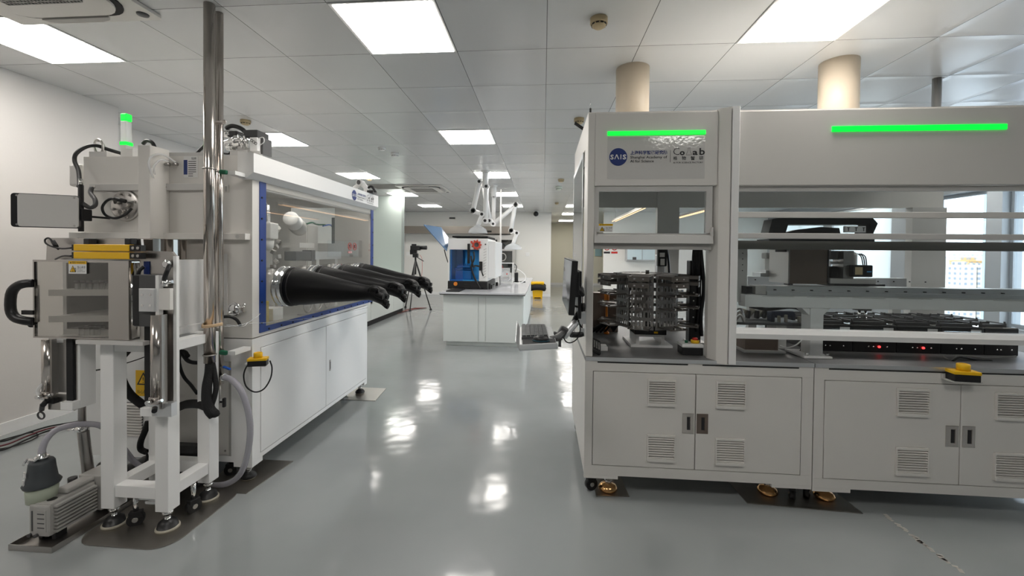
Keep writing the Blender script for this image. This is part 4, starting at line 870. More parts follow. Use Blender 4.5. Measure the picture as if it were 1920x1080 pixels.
# roof: bracket boxes, stack light, black hose, metal pump
Z1 = UZ1
p0, p1 = P(170, 285, y=2.46), P(203, 292, y=2.46); [MB().box(*b_).out('roof_box', GREYP, parent=Gb) for b_ in ((p0.x, 2.45, Z1, p1.x, 2.53, p0.z), (P(235, 285, y=2.5).x, 2.47, Z1, P(257, 285, y=2.5).x, 2.55, P(235, 281, y=2.5).z), (-2.35, NY, Z1, -2.06, 2.6, 2.006))]
s_ = P(237, 282, y=2.62); sx, sy = s_.x, 2.62
sl = MB().box(sx-.021, sy-.021, Z1, sx+.021, sy+.021, P(237, 272, y=sy).z).out('stack_light', GREYP, parent=Gb)
zA, zB_, zC, zD = P(237, 272, y=sy).z, P(237, 267, y=sy).z, P(237, 228, y=sy).z, P(237, 214, y=sy).z
MB().box(sx-.024, sy-.024, zA-.004, sx+.024, sy+.024, zB_, 0).box(sx-.022, sy-.022, zC, sx+.022, sy+.022, zD, 0, .006).out('lit_green_segment', GLED, parent=sl)
q = MB().box(sx-.022, sy-.022, zB_, sx+.022, sy+.022, zC, bev=.006); q.out('clear_segment', CLEARP, parent=sl)
MB().box(sx-.014, sy-.014, zB_, sx+.014, sy+.014, zC).out('lamp_core', WHITE2, parent=sl)
q = MB().tube([P(228, 288, y=2.55), P(205, 281, y=2.5), P(180, 273, y=2.46), P(160, 276, y=2.42), P(143, 288, y=2.38), P(140, 302, y=2.36), P(147, 320, y=2.34), P(149, 342, y=2.30), P(148, 350, y=2.28)], .011); q.out('display_cable', BLACK, parent=Gb)
q = MB().torus(P(185, 275, y=2.47), (.3, 1, .1), .045, .007).torus(P(187, 277, y=2.49), (.1, 1, .3), .042, .005); q.out('wire_coil', BRUSH, parent=Gb)
MB().tube([P(268, 270, y=2.7), P(275, 264, y=2.7), P(286, 268, y=2.7), P(293, 285, y=2.7)], .012).out('roof_cable', BLACK, parent=Gb)
MB().tube([P(366, 291, y=2.6), P(372, 284, y=2.6), P(384, 272, y=2.62)], .009).out('roof_cable', BLACK, parent=Gb)
MB().box(P(134, 320, y=2.50).x, 2.48, P(134, 350, y=2.5).z, P(156, 320, y=2.5).x, 2.56, P(134, 308, y=2.5).z, bev=.015).out('side_cover', GREYP, parent=Gb)
yp = 2.62
X = lambda px: P(px, 260, y=yp).x; Z = lambda py: P(450, py, y=yp).z
MB().box(X(437), yp-.03, Z1, X(470), yp+.12, Z(283), bev=.003).box(X(449), yp-.02, Z(283), X(463), yp+.06, Z(276)).out('pump_base', GREYP, parent=Gb)
q = MB().cyl((X(425), yp, Z(272)), (X(440), yp+.02, Z(272)), .032).cyl((X(418), yp, Z(250)), (X(434), yp, Z(250)), .024).lathe((X(440), yp, Z(266)), [(.040, 0), (.046, .02), (.040, .04), (.028, .05)], (1, 0, 0)).tube([(X(426), yp-.02, Z(268)), (X(440), yp-.03, Z(266)), (X(452), yp-.03, Z(263)), (X(466), yp-.02, Z(268))], .015).torus((X(462), yp-.02, Z(267)), (1, 0, 0), .026, .007).cyl((X(455), yp-.04, Z(256)), (X(458), yp-.02, Z(280)), .006).cyl((X(466), yp-.04, Z(258)), (X(468), yp-.02, Z(279)), .006)
q.out('vacuum_pump_body', CHROME, parent=Gb)
MB().box(X(430), yp-.02, Z(258), X(448), yp+.05, Z(246), 0, .008).out('solenoid', BLACK, parent=Gb)
MB().box(X(462), yp-.03, Z(260), X(488), yp+.09, Z(246), 0, .004).tube([(X(424), yp, Z(240)), (X(436), yp, Z(236)), (X(452), yp, Z(241)), (X(464), yp, Z(252))], .014).out('pump_motor', BLACK, parent=Gb)
MB().tube([(X(415), yp, Z(287)), (X(428), yp, Z(288)), (X(432), yp, Z(285))], .006).out('roof_cable', BLACK, parent=Gb)
q = MB().box(X(474), yp-.03, Z(285), X(488), yp+.08, Z(260), 0, .003)
for k in range(3): q.torus((X(478)+.014*k, yp-.031, Z(266)-.01*k), (0, 1, 0), .008, .0015, m=1, seg=12, sg=4)
q.out('pump_controller', [WHITE2, INK], parent=Gb)
MB().box(X(489), yp+.0, Z(289), X(493), yp+.09, Z(258)).out('pump_side', DGREY, parent=Gb)
MB().tube([(X(487), yp-.02, Z(262)), (X(497), yp-.02, Z(260)), (X(499), yp-.02, Z(268)), (X(492), yp-.02, Z(274))], .003).out('pump_lead', PAPER, parent=Gb)
# robot arm elbow showing above the far end of the roof
ra = P(668, 352, y=4.1); Rb = thing('white_robot_arm', 'white jointed robot arm peeking over the far end of the glovebox roof', 'robot arm', (ra.x, 4.1, UZ1))
r1, r2, r3 = P(662, 356, y=4.1), P(677, 343, y=4.1), P(686, 352, y=4.1)
MB().cyl((r1.x, 4.1, UZ1), r1, .03).tube([r1, (r1+r2)/2, r2], .022, sub=2).out('arm_link', WHITE2, parent=Rb); MB().cyl(r2+Vector((-.005, -.04, 0)), r2+Vector((.0, .04, 0)), .030).tube([r2, r3, r3+Vector((.0, 0, -.06))], .026, sub=3).out('arm_joint', WHITE2, parent=Rb)
MB().cyl(r2+Vector((-.008, -.046, 0)), r2+Vector((-.006, -.04, 0)), .022).out('joint_cap', DGREY, parent=Rb)
MB().tube([P(690, 352, y=4.1), P(697, 350, y=4.1), P(704, 360, y=4.1)], .012).box(P(692, 350, y=4.1).x, 4.05, UZ1, P(703, 350, y=4.1).x, 4.15, UZ1+.03).out('roof_cable', BLACK, parent=Gb)
# emergency stop at the corner
ep = P(487, 684, y=2.42); eb = estop(Gb, (ep.x-.0, 2.405, ep.z), (1, 0, 0), .92, ang=.35)
MB().cyl((ep.x-.05, 2.40, ep.z+.012), (ep.x-.07, 2.39, ep.z+.006), .010).out('cable_gland', WHITE2, parent=eb)
MB().tube([P(473, 678, y=2.39), P(462, 688, y=2.38), P(457, 705, y=2.38), P(462, 725, y=2.38), P(478, 735, y=2.38), P(495, 729, y=2.39), P(507, 710, y=2.40), P(510, 690, y=2.40), P(506, 676, y=2.40)], .0042).out('stop_cable', BLACK, parent=eb)
MB().box(ep.x-.05, 2.40, ep.z-.006, ep.x+.05, NY, ep.z).out('stop_shelf', WHITE2, parent=Gb)
# ---- things inside the glovebox (behind the window)
def IP(px, py, x): return P(px, py, x=x)
c1 = IP(537, 409, -2.0); R1 = thing('inner_robot_arm', 'thick grey robot arm elbow inside the glovebox window', 'robot arm', (-2.35, c1.y+.25, UZ0+.024))
MB().lathe((-1.98, c1.y+.02, c1.z), [(.001, 0), (.05, .0), (.058, .008), (.058, .12), (.063, .125), (.066, .24), (.06, .30), (.03, .33)], (-.30, .92, -.22), m=0, ms=[0, 0, 0, 0, 1, 1, 1]).out('arm_elbow', [WHITE2, MIDG], parent=R1)
MB().tube([(-2.2, c1.y+.16, c1.z-.05), (-2.3, c1.y+.18, c1.z-.2), (-2.35, c1.y+.24, UZ0+.2), (-2.35, c1.y+.25, UZ0+.026)], .06, rr=lambda t: .05+.03*t).out('arm_column', GREYP, parent=R1)
b0 = IP(575, 420, -2.25); b1 = IP(628, 500, -2.25)
I1 = thing('inner_controller', 'grey rectangular controller block with green and blue wires inside the glovebox', 'controller', (-2.3, (b0.y+b1.y)/2, UZ0+.024))
MB().box(-2.42, b0.y, UZ0+.30, -2.25, b1.y-.35, b0.z, 0).box(-2.25, b0.y+.01, UZ0+.30, -2.245, b1.y-.36, b0.z-.01, 1).out('controller_case', [GREYP, MIDG], parent=I1)
MB().tube([(-2.25, b0.y, b0.z), (-2.24, b0.y+.08, b0.z+.02), (-2.26, b0.y+.2, b0.z+.01), (-2.24, b0.y+.32, b0.z+.015)], .008).out('green_wire', GREENP, parent=I1)
MB().tube([(-2.25, b0.y+.3, b0.z), (-2.24, b0.y+.42, b0.z+.02), (-2.26, b0.y+.52, b0.z)], .007).out('blue_wire', BLUEP, parent=I1)
MB().box(-2.36, b0.y+.1, UZ0+.024, -2.3, b0.y+.3, UZ0+.30).out('controller_stand', GREYP, parent=I1)
l0 = IP(587, 478, -1.95); l1 = IP(680, 470, -1.95)
I2 = thing('inner_linear_rail', 'silver linear rail with a motor block inside the glovebox', 'linear rail', (-1.97, 3.5, UZ0+.024))
MB().box(-2.0, l0.y, l0.z-.04, -1.94, 3.95, l0.z+.03).out('rail_body', ALU, parent=I2); MB().box(-2.03, l0.y-.28, l0.z-.045, -1.93, l0.y-.06, l0.z+.03, bev=.006).box(-2.01, l0.y-.06, l0.z-.05, -1.93, l0.y, l0.z+.04).out('rail_motor', DGREY, parent=I2)
MB().box(-1.99, l0.y+.05, UZ0+.024, -1.95, l0.y+.10, l0.z-.04).box(-1.99, 3.85, UZ0+.024, -1.95, 3.9, l0.z-.04).out('rail_leg', GREYP, parent=I2)
MB().box(-2.1, l0.y-.2, l0.z+.06, -1.95, l0.y+.02, l0.z+.10).out('rail_carriage', GREYP, parent=I2)
g0 = IP(635, 430, -2.2); q = thing('inner_gripper', 'dark looped gripper and cable carrier at the back of the glovebox window', 'gripper', (-2.2, g0.y, g0.z-.2))
MB().box(-2.24, g0.y-.08, g0.z-.2, -2.16, g0.y, g0.z+.12, bev=.005).box(-2.24, g0.y-.12, g0.z-.22, -2.12, g0.y+.05, g0.z-.19).out('gripper_body', DGREY, parent=q); MB().torus((-2.18, g0.y+.12, g0.z-.01), (1, 0, 0), .09, .016).torus((-2.15, g0.y+.12, g0.z-.01), (1, 0, 0), .055, .012).out('cable_carrier', DGREY, parent=q)
MB().box(-2.22, g0.y-.06, UZ0+.024, -2.18, g0.y-.02, g0.z-.2).out('gripper_stand', GREYP, parent=q)
y0_ = IP(510, 600, -1.95); MB().box(-2.15, 2.58, UZ0+.024, -1.92, 2.84, IP(510, 563, -1.92).z, bev=.004).out('yellow_bin', mat('pale_yellow_bin', (.80, .62, .16), .45), label='yellow bin inside the glovebox under the nearest glove', cat='bin')
MB().box(-2.1, 2.90, UZ0+.024, -1.93, 3.02, .995, bev=.004).out('white_block', WHITE2, label='white block beside the yellow bin inside the glovebox', cat='block')
v0 = IP(502, 430, -1.9); v = thing('dosing_unit', 'clear and silver dosing unit with a spring tube behind the near edge of the window', 'lab instrument', (-1.9, v0.y, UZ0+.024))
MB().box(-1.95, v0.y-.03, IP(502, 448, -1.9).z, -1.86, v0.y+.06, IP(502, 418, -1.9).z, bev=.006).lathe((-1.9, v0.y+.01, IP(502, 470, -1.9).z), [(.012, 0), (.03, .02), (.035, .07)]).out('doser_body', WHITE2, parent=v)
q = MB().cyl((-1.9, v0.y, IP(502, 418, -1.9).z), (-1.9, v0.y, IP(502, 385, -1.9).z), .010)
for k in range(9): q.torus((-1.9, v0.y, IP(502, 416, -1.9).z+.008*k), (0, 0, 1), .013, .003, seg=14, sg=5)
q.tube([(-1.9, v0.y, IP(502, 385, -1.9).z), (-1.9, v0.y, 1.72), (-1.91, v0.y-.03, 1.76)], .004); q.out('spring_tube', CHROME, parent=v)
q = MB().box(-1.93, v0.y-.05, UZ0+.024, -1.90, v0.y-.03, IP(502, 440, -1.9).z)
for k in range(7): q.obox((-1.9, v0.y+.06+.03*(k % 3), 1.30+.035*k), (.03, .03, .025), (k, k*.7, 0), 0, .003)
q.out('doser_frame', BRUSH, parent=v)
q = MB()
for k in range(3): q.torus((-1.90, 3.3+.16*k, UZ0+.09), (1, 0, 0), .055, .006)
q.box(-1.93, 3.2, UZ0+.024, -1.87, 3.75, UZ0+.034); q.out('ring_rack', BRUSH, label='rack of thin metal rings on the glovebox floor', cat='rack')
q = MB().box(-2.1, 2.6, 1.10, -1.9, 2.75, 1.115)
for k in range(6): q.cyl((-1.93-.02*(k % 2), 2.61+k*.025, 1.115), (-1.93-.02*(k % 2), 2.61+k*.025, 1.15), .009)
q.out('vial_shelf', DGREY, parent=Gb)
MB().box(-1.90, 2.60, UZ1-.055, -1.84, 4.10, UZ1-.032).out('added_fill_strip', mat('added_fill_glow', (1, 1, 1), .5, emit=9, ecol=(1, .97, .92)), parent=Gb)  # glowing strip added under the roof to brighten the chamber

# ================================================================ TRANSFER CHAMBER AND ITS STAND
Tc = thing('transfer_chamber', 'steel fronted transfer chamber with yellow light curtains on a white tube stand', 'transfer chamber', (-2.05, 2.1, 0))
LF = 1.945
LX = ((P(188, 800, y=LF).x, P(213, 800, y=LF).x), (P(290, 850, y=LF).x, P(315, 850, y=LF).x))
for (a, b) in LX:
    MB().box(a, 1.945, .105, b, 2.015, .95 if a < -2 else .93, bev=.003).out('stand_leg', WHITE2, parent=Tc)
    MB().box(a, 2.205, .11, b, 2.277, .95, bev=.003).out('stand_leg', WHITE2, parent=Tc)
for b_ in ((LX[0][1], 1.95, .165, LX[1][0], 2.01, .225), (LX[0][1], 2.21, .165, LX[1][0], 2.273, .225), (LX[0][0]+.005, 2.015, .165, LX[0][1]-.005, 2.205, .225), (LX[1][0]+.005, 2.015, .165, LX[1][1]-.005, 2.205, .225), (LX[0][1], 1.95, .90, LX[1][0], 2.01, .95), (LX[0][0]+.005, 2.015, .90, LX[0][1]-.005, 2.205, .95), (LX[1][0]+.005, 2.015, .90, LX[1][1]-.005, 2.205, .95), (LX[0][1], 2.21, .90, LX[1][0], 2.273, .95)): MB().box(*b_, bev=.002).out('stand_rail', WHITE2, parent=Tc)
for (a, b) in LX:
    for yy in (1.98, 2.241):
        x = (a+b)/2; MB().lathe((x, yy, .0062), [(.052, 0), (.052, .010), (.046, .012), (.040, .034), (.022, .048), (.013, .05), (.013, .075), (.024, .075), (.024, .088), (.012, .09), (.012, .112)], ms=[1, 1, 0, 0, 0, 2, 2, 2, 2, 2], seg=28).out('levelling_foot', [BLACK, RING, CHROME], parent=Tc)
for (x, yy, a) in ((-2.06, 1.99, .5), (-1.86, 2.12, 1.3)):
    caster(Tc, x, yy, .165, a)
MB().box(-2.0, 1.98, .12, -1.92, 2.14, .135).box(-2.10, 1.98, .14, -1.9, 2.0, .16).box(-2.1, 2.11, .14, -1.9, 2.13, .16).out('caster_bracket', CHROME, parent=Tc)
# chamber body
CX0, CX1 = -2.50, -1.972
q = MB().box(CX0, 2.02, .95, CX1+.012, 2.425, .992, bev=.002).box(CX0, 2.02, 1.340, CX1, 2.425, 1.358).box(CX1-.02, 2.02, .992, CX1, 2.425, 1.345).box(CX0, 2.02, .992, CX0+.02, 2.425, 1.345).box(CX0, 2.405, .992, CX1, 2.425, 1.345)
q.out('chamber_body', WHITE2, parent=Tc)
MB().box(CX0+.02, 2.02, .993, CX0+.024, 2.403, 1.338).box(CX1-.024, 2.02, .993, CX1-.02, 2.403, 1.338).box(CX0+.02, 2.400, .993, CX1-.02, 2.404, 1.338).box(CX0+.02, 2.02, .992, CX1-.02, 2.403, .996).out('chamber_lining', mat('dark_steel_lining', (.27, .26, .245), .45, .3), parent=Tc)
MB().box(-2.24, 2.0, 1.358, CX1, 2.42, 1.468, bev=.002).out('steel_top_box', MIRROR, parent=Tc)
# guide plate
p = lambda x, y, Y=1.930: (P(x, y, y=Y).x, P(x, y, y=Y).z)
q = MB().prism([p(141, 447), p(209, 447), p(264, 448), p(266, 470), p(322, 472), p(329, 480), p(329, 774), p(281, 777), p(281, 640), p(262, 640), p(262, 487), p(141, 487)], 'y', 1.930, 1.943, 0)
q.prism([p(84, 446), p(141, 446), p(141, 487), p(82, 487)], 'y', 1.940, 1.950, 0)
q.out('guide_plate', BRUSH, parent=Tc)
q = MB().box(p(325, 480)[0]+.0, 1.929, p(329, 774)[1], p(331, 480)[0], 1.945, p(329, 480)[1]).out('plate_edge', WHITE2, parent=Tc)
# mirror door with dark window
zb, zt, xl, xr = .969, 1.356, -2.515, -2.001; xm = P(203, 560, y=1.90).x
D = MB().box(xl, 1.900, zt-.010, xr, 1.914, zt).box(xl, 1.900, zb, xr, 1.914, zb+.008).box(xl, 1.900, zb, xl+.008, 1.914, zt).box(xm, 1.900, zb, xr, 1.914, zt)
D.box(xr-.004, 1.914, zb+.006, xr+.0, 1.99, zt-.004).box(xr-.10, 1.984, zb+.006, xr, 1.99, zt-.004)
D = D.out('lift_door', MIRROR, parent=Tc)
MB().cyl((xr-.03, 1.95, zb+.01), (xr-.03, 1.95, zt-.01), .048, seg=32).out('door_roller_cover', MIRROR, parent=D)
MB().box(xl+.008, 1.904, zb+.008, xm, 1.908, zt-.010).out('door_pane', glassmat('smoked_door_pane', (.80, .79, .77), .10), parent=D)
warn_sticker(D, (P(129, 513, y=1.899).x, 1.899, P(129, 513, y=1.899).z), (1, 0, 0), .096, .062)
h = [P(63, 531, y=1.905), P(45, 532, y=1.89), P(30, 538, y=1.885), P(21, 552, y=1.885), P(20, 580, y=1.885), P(28, 595, y=1.885), P(44, 601, y=1.89), P(63, 603, y=1.905)]
MB().tube(h, .021, seg=12, sub=3).box(P(42, 580, y=1.9).x, 1.895, P(60, 590, y=1.9).z, xl+.004, 1.91, P(60, 582, y=1.9).z).out('door_handle', BLACK, parent=D)
MB().tube([P(50, 600, y=1.91), P(55, 611, y=1.91), P(64, 612, y=1.915)], .005).out('handle_cable', BLACK, parent=D)
MB().box(xl-.012, 1.915, P(60, 605, y=1.9).z, xl, 1.93, P(60, 535, y=1.9).z).out('door_edge_strip', BRUSH, parent=D)
# shelves inside with vials
SH = [(P(62, 545, y=1.95).z, 0), (P(62, 594, y=1.95).z, 1), (P(62, 632, y=1.95).z, 2)]
for z, k in SH:
    MB().prism([(-2.475, 1.945), (-2.12, 2.03), (-2.12, 2.36), (-2.475, 2.30)], 'z', z, z+.006).prism([(-2.475, 1.935), (-2.12, 2.02), (-2.12, 2.03), (-2.475, 1.945)], 'z', z-.024, z+.008).out('inner_shelf', WHITE2, parent=Tc)
for b_ in ((-2.125, 2.032, .997, -2.095, 2.06, 1.338), (-2.30, 2.33, .997, -2.27, 2.36, 1.338)): MB().box(*b_).out('shelf_post', MIDG, parent=Tc)
v0 = None
for k, (row, x, y) in enumerate([(0, -2.38+.028*i, 1.99+.006*i) for i in range(6)]+[(0, -2.215+.028*i, 2.045+.004*i) for i in range(4)]+[(2, -2.37+.030*i, 2.00) for i in range(4)]+[(2, -2.355+.030*i, 2.035) for i in range(3)]+[(2, -2.225+.028*i, 2.06) for i in range(3)]):
    z = SH[row][0]+.006
    if v0 is None:
        v0 = thing('sample_vial', 'x', 'vial', (x, y, z), 'capped vials on the transfer chamber shelves')
        MB().lathe((x, y, z), [(.010, 0), (.011, .002), (.011, .030), (.007, .035)]).out('vial_glass', CLEARP, parent=v0); MB().lathe((x, y, z), [(.0130, .033), (.0130, .046), (.001, .047)]).out('vial_cap', BLACK, parent=v0); vo = (x, y, z); c = v0
    else: c = dup(v0, (x-vo[0], y-vo[1], z-vo[2]))
    nth = ('first', 'second', 'third', 'fourth', 'fifth', 'sixth', 'seventh', 'eighth', 'ninth', 'tenth')[k % 10]
    c['label'] = '%s black-capped vial from the left on the chamber\'s %s shelf' % (nth, 'top' if row == 0 else 'bottom')
    c['group'] = 'vials on the %s chamber shelf' % ('top' if row == 0 else 'bottom')
# light curtains
for y0_, y1_ in ((458.5, 470.5), (473, 485)):
    a, b = P(137, y1_, y=1.880), P(242, y0_, y=1.880)
    lc = MB().box(a.x, 1.880, a.z, b.x, 1.910, b.z, bev=.004).out('light_curtain', YELL, parent=Tc)
    MB().box(a.x-.010, 1.882, a.z+.002, a.x, 1.908, b.z-.002).out('curtain_end', BLACK, parent=lc)
    MB().box(b.x, 1.882, a.z+.002, P(263, 470, y=1.880).x, 1.908, b.z-.002, 0).cyl((b.x+.02, 1.881, (a.z+b.z)/2), (b.x+.02, 1.878, (a.z+b.z)/2), .007, m=1).cyl((b.x+.045, 1.881, (a.z+b.z)/2), (b.x+.045, 1.878, (a.z+b.z)/2), .007, m=1).out('curtain_end', [BLACK, BRUSH], parent=lc)
    MB().box(a.x+.004, 1.9135, a.z+.010, b.x-.01, 1.9155, b.z-.012).out('lens_strip', mat('amber_lens', (.62, .40, .01), .2), parent=lc)
for px in (164, 241): p_ = P(px, 453, y=1.895); MB().box(p_.x-.018, 1.890, p_.z-.016, p_.x+.016, 1.925, p_.z+.016, bev=.004).out('curtain_clip', BLACK, parent=Tc)
MB().tube([P(134, 465, y=1.885), P(115, 466, y=1.885), P(97, 462, y=1.885), P(86, 456, y=1.885), P(85, 449, y=1.895), P(93, 447, y=1.895), P(104, 462, y=1.895), P(110, 468, y=1.905)], .004).tube([P(134, 480, y=1.885), P(118, 480, y=1.895), P(104, 486, y=1.925)], .004).out('curtain_cable', BLACK, parent=Tc)
q = MB().tube([P(99, 452, y=1.893), P(106, 463, y=1.893)], .009, sub=1); q.out('cable_plug', BLACK, parent=Tc)
# lift slide on the right of the door
a, b = P(250, 612, y=1.895), P(293, 515, y=1.895)
MB().box(a.x, 1.895, a.z, b.x, 1.905, b.z, 0, .004).box(b.x, 1.890, a.z+.003, P(299, 515, y=1.895).x, 1.915, b.z-.003, 1).box(a.x-.003, 1.894, a.z+.005, a.x+.03, 1.897, b.z-.006, 2).out('slide_plate', [DGREY, WHITE2, BLACK], parent=Tc)
a, b = P(261, 584, y=1.880), P(290, 541, y=1.880); c_ = P(320, 541, y=1.895)
q = MB().box(a.x, 1.877, a.z, b.x, 1.891, b.z, 0, .002).box(b.x, 1.891, a.z+.008, c_.x, 1.910, b.z, 1)
for sx in (a.x+.02, b.x-.02):
    for sz in (a.z+.03, b.z-.03): q.cyl((sx, 1.878, sz), (sx, 1.875, sz), .006, m=2, seg=8)
q.out('slide_bracket', [ALU, WHITE, CHROME], parent=Tc)
def ram(px0, px1, ytop, ybot, Y, nm):
    a, b = P(px0, ybot, y=Y), P(px1, ytop, y=Y); cx_ = (a.x+b.x)/2; r = (b.x-a.x)/2*.95
    q = MB().cyl((cx_, Y, a.z), (cx_, Y, b.z), r, seg=28).box(a.x+.004, Y-r*.9, a.z-.035, b.x-.004, Y+r*.9, a.z, 0, .003).out('lift_cylinder', STEEL, parent=Tc)
    k = MB().box(b.x-.01, Y-.01, a.z-.06, b.x+.005, Y+.02, b.z).out('cylinder_plate', BRUSH, parent=Tc)
    MB().cyl((cx_-.01, Y-r, a.z-.02), (cx_-.01, Y-r-.02, a.z-.02), .010).cyl((cx_+.03, Y-r, a.z-.015), (cx_+.05, Y-r, a.z-.010), .007).cyl((cx_+.01, Y-r*.9, a.z-.05), (cx_+.03, Y-r-.02, a.z-.055), .011, m=1).out('air_fitting', [CHROME, BLACK], parent=q)
ram(285, 305, 590, 742, 1.893, 0)
ram(82, 99, 636, 732, 1.930, 0)
MB().box(P(283, 748, y=1.915).x, 1.895, P(283, 777, y=1.915).z, P(328, 748, y=1.915).x, 1.927, P(283, 752, y=1.915).z).out('cylinder_bracket', ALU, parent=Tc)
MB().box(P(264, 780, y=1.885).x, 1.880, P(264, 780, y=1.885).z, P(286, 780, y=1.885).x, 1.915, P(264, 764, y=1.885).z, bev=.002).out('stop_block', WHITE2, parent=Tc)
MB().box(P(115, 768, y=1.915).x, 1.910, P(115, 768, y=1.915).z, P(138, 768, y=1.915).x, 1.945, P(115, 753, y=1.915).z, bev=.002).out('stop_block', WHITE2, parent=Tc)
MB().box(P(273, 640, y=1.927).x, 1.920, P(273, 770, y=1.927).z, P(284, 640, y=1.927).x, 1.929, P(273, 560, y=1.927).z).out('cable_chain', BLACKM, parent=Tc)
MB().box(P(126, 640, y=1.935).x, 1.930, P(126, 755, y=1.935).z, P(138, 640, y=1.935).x, 1.940, P(126, 635, y=1.935).z).out('cable_chain', BLACKM, parent=Tc)
MB().box(P(100, 640, y=1.950).x, 1.950, P(100, 735, y=1.950).z, P(126, 640, y=1.950).x, 1.957, P(100, 636, y=1.950).z).box(P(138, 640, y=1.940).x, 1.940, P(138, 768, y=1.940).z, P(143, 640, y=1.940).x, 1.960, P(138, 636, y=1.940).z).box(P(90, 740, y=1.940).x, 1.940, P(90, 768, y=1.940).z, P(140, 740, y=1.940).x, 1.945, P(90, 738, y=1.940).z).out('left_guide_plate', BRUSH, parent=Tc)
MB().box(P(144, 640, y=1.945).x, 1.945, P(144, 765, y=1.945).z, P(150, 640, y=1.945).x, 2.02, P(144, 642, y=1.945).z).out('left_guide_edge', WHITE2, parent=Tc)
MB().box(P(150, 648, y=1.905).x, 1.885, .948, P(275, 648, y=1.905).x, 2.02, .967).out('chamber_sill', GREYP, parent=Tc)
p_ = P(314, 495, y=1.920); q = MB().lathe((p_.x, 1.927, p_.z), [(.020, 0), (.020, .018), (.014, .022)], (0, -1, 0)).out('gland', CHROME, parent=Tc)
q = MB().cyl((P(310, 535, y=1.905).x, 1.905, P(310, 537, y=1.905).z), (P(310, 535, y=1.905).x, 1.905, P(310, 525, y=1.905).z), .014).cyl((P(304, 531, y=1.905).x, 1.905, P(304, 531, y=1.905).z), (P(323, 528, y=1.905).x, 1.905, P(323, 528, y=1.905).z), .008)
q.out('gland', CHROME, parent=Tc)
MB().tube([P(318, 497, y=1.910), P(314, 507, y=1.895), P(309, 520, y=1.895), P(308, 528, y=1.905)], .010).out('door_cable', BLACK, parent=Tc)
MB().tube([P(270, 500, y=1.915), P(262, 507, y=1.905), P(259, 517, y=1.905)], .008).out('door_cable', BLACK, parent=Tc)
MB().box(P(270, 490, y=1.927).x, 1.925, P(270, 514, y=1.927).z, P(280, 490, y=1.927).x, 1.929, P(270, 490, y=1.927).z).out('blue_reflector', NAVY, parent=Tc)
q = MB().tube([P(82, 718, y=1.915), P(74, 726, y=1.905), P(71, 735, y=1.905), P(76, 746, y=1.905), P(84, 748, y=1.915)], .008); q.out('air_tube', CLEARP, parent=Tc)
MB().torus(P(77, 779, y=1.925), (0, 1, .1), .018, .004).cyl(P(80, 757, y=1.925), P(78, 770, y=1.925), .010).out('shackle', DGREY, parent=Tc)
MB().box(P(86, 752, y=1.925).x, 1.915, P(86, 756, y=1.925).z, P(104, 752, y=1.925).x, 1.955, P(86, 745, y=1.925).z, bev=.003).out('air_valve', BLACK, parent=Tc)

# ================================================================ CEILING PIPES AND HOSES
PA, PB = (-1.845, 2.215), (-1.857, 2.302)
MB().cyl((*PA, .785), (*PA, CEIL), .0285, seg=32).out('steel_riser_pipe', STEEL, label='thicker polished steel pipe from the ceiling, left one of the pair', cat='pipe', group='paired steel riser pipes')
PBt = thing('steel_riser_pipe', 'thinner polished steel pipe from the ceiling with a blue valve handle at its foot', 'pipe', (*PB, .53), 'paired steel riser pipes')
zbot = P(409, 720, y=2.302).z
MB().cyl((*PB, zbot), (*PB, CEIL), .0205, seg=28).out('pipe_tube', STEEL, parent=PBt)
MB().cyl((*PB, zbot-.09), (*PB, zbot), .008).box(PB[0]-.02, PB[1]-.012, zbot-.115, PB[0]+.012, PB[1]+.012, zbot-.085, bev=.004).out('drain_valve', BRUSH, parent=PBt)
MB().cyl((PB[0]+.012, PB[1]-.01, zbot-.10), (PB[0]+.03, PB[1]-.01, zbot-.10), .006).box(PB[0]+.028, PB[1]-.02, zbot-.13, PB[0]+.045, PB[1], zbot-.075, bev=.006).out('valve_knob', BLACK, parent=PBt)
v = P(425, 690, y=2.28); MB().obox(v, (.055, .014, .012), (0, .15, -.3), 0, .004).out('blue_valve_handle', BLUEP, parent=PBt); MB().cyl((PB[0]+.01, 2.295, v.z), (v.x-.02, 2.285, v.z), .006).out('valve_stem', BRUSH, parent=PBt)
for py, gm_ in ((321, 1), (660, 1), (228, 0)):
    z = P(410, py, y=2.28).z; q = MB().torus((*PB, z), (0, 0, 1), .023, .006, m=0); q.torus((*PA, z), (0, 0, 1), .031, .004, m=0) if gm_ else None
    if gm_: q.obox((PB[0]+.038, 2.285, z-.004), (.045, .022, .026), (0, .1, 0), 1, .007).box(PB[0]+.06, 2.29, z-.018, PB[0]+.105, 2.42, z+.004, 2)
    else: q.obox((PB[0]+.035, 2.29, z), (.035, .014, .012), (0, .2, 0), 0, .003).torus((PB[0]+.045, 2.285, z), (0, 1, 0), .008, .003)
    q.out('pipe_clamp', [BRUSH, GREENP, WHITE2], parent=PBt)
z = P(400, 612, y=2.2).z; q = MB()
for k in range(3): q.tube([(PA[0]-.031, 2.21, z+.006*k), (PA[0]-.01, 2.18, z+.004*k-.003), (PA[0]+.03, 2.20, z+.003*k), (PA[0]+.055, 2.24, z+.004*k+.004)], .006, seg=6)
q.out('masking_tape', TAPE, label='beige masking tape wrapped round the pair of steel pipes', cat='tape')
MB().tube([P(420, 612, y=2.22), P(440, 611, y=2.24), P(462, 606, y=2.3), P(480, 595, y=2.35), P(488, 588, y=2.38)], .0022).tube([P(425, 609, y=2.22), P(455, 612, y=2.24), P(465, 604, y=2.3)], .002).tube([P(466, 607, y=2.32, ), P(520, 603, x=-1.738), P(600, 594, x=-1.738), P(690, 577, x=-1.738)], .0018).out('clear_string_tube', CLEARP, label='thin clear tube strung along the bottom of the blue window frame', cat='tube')
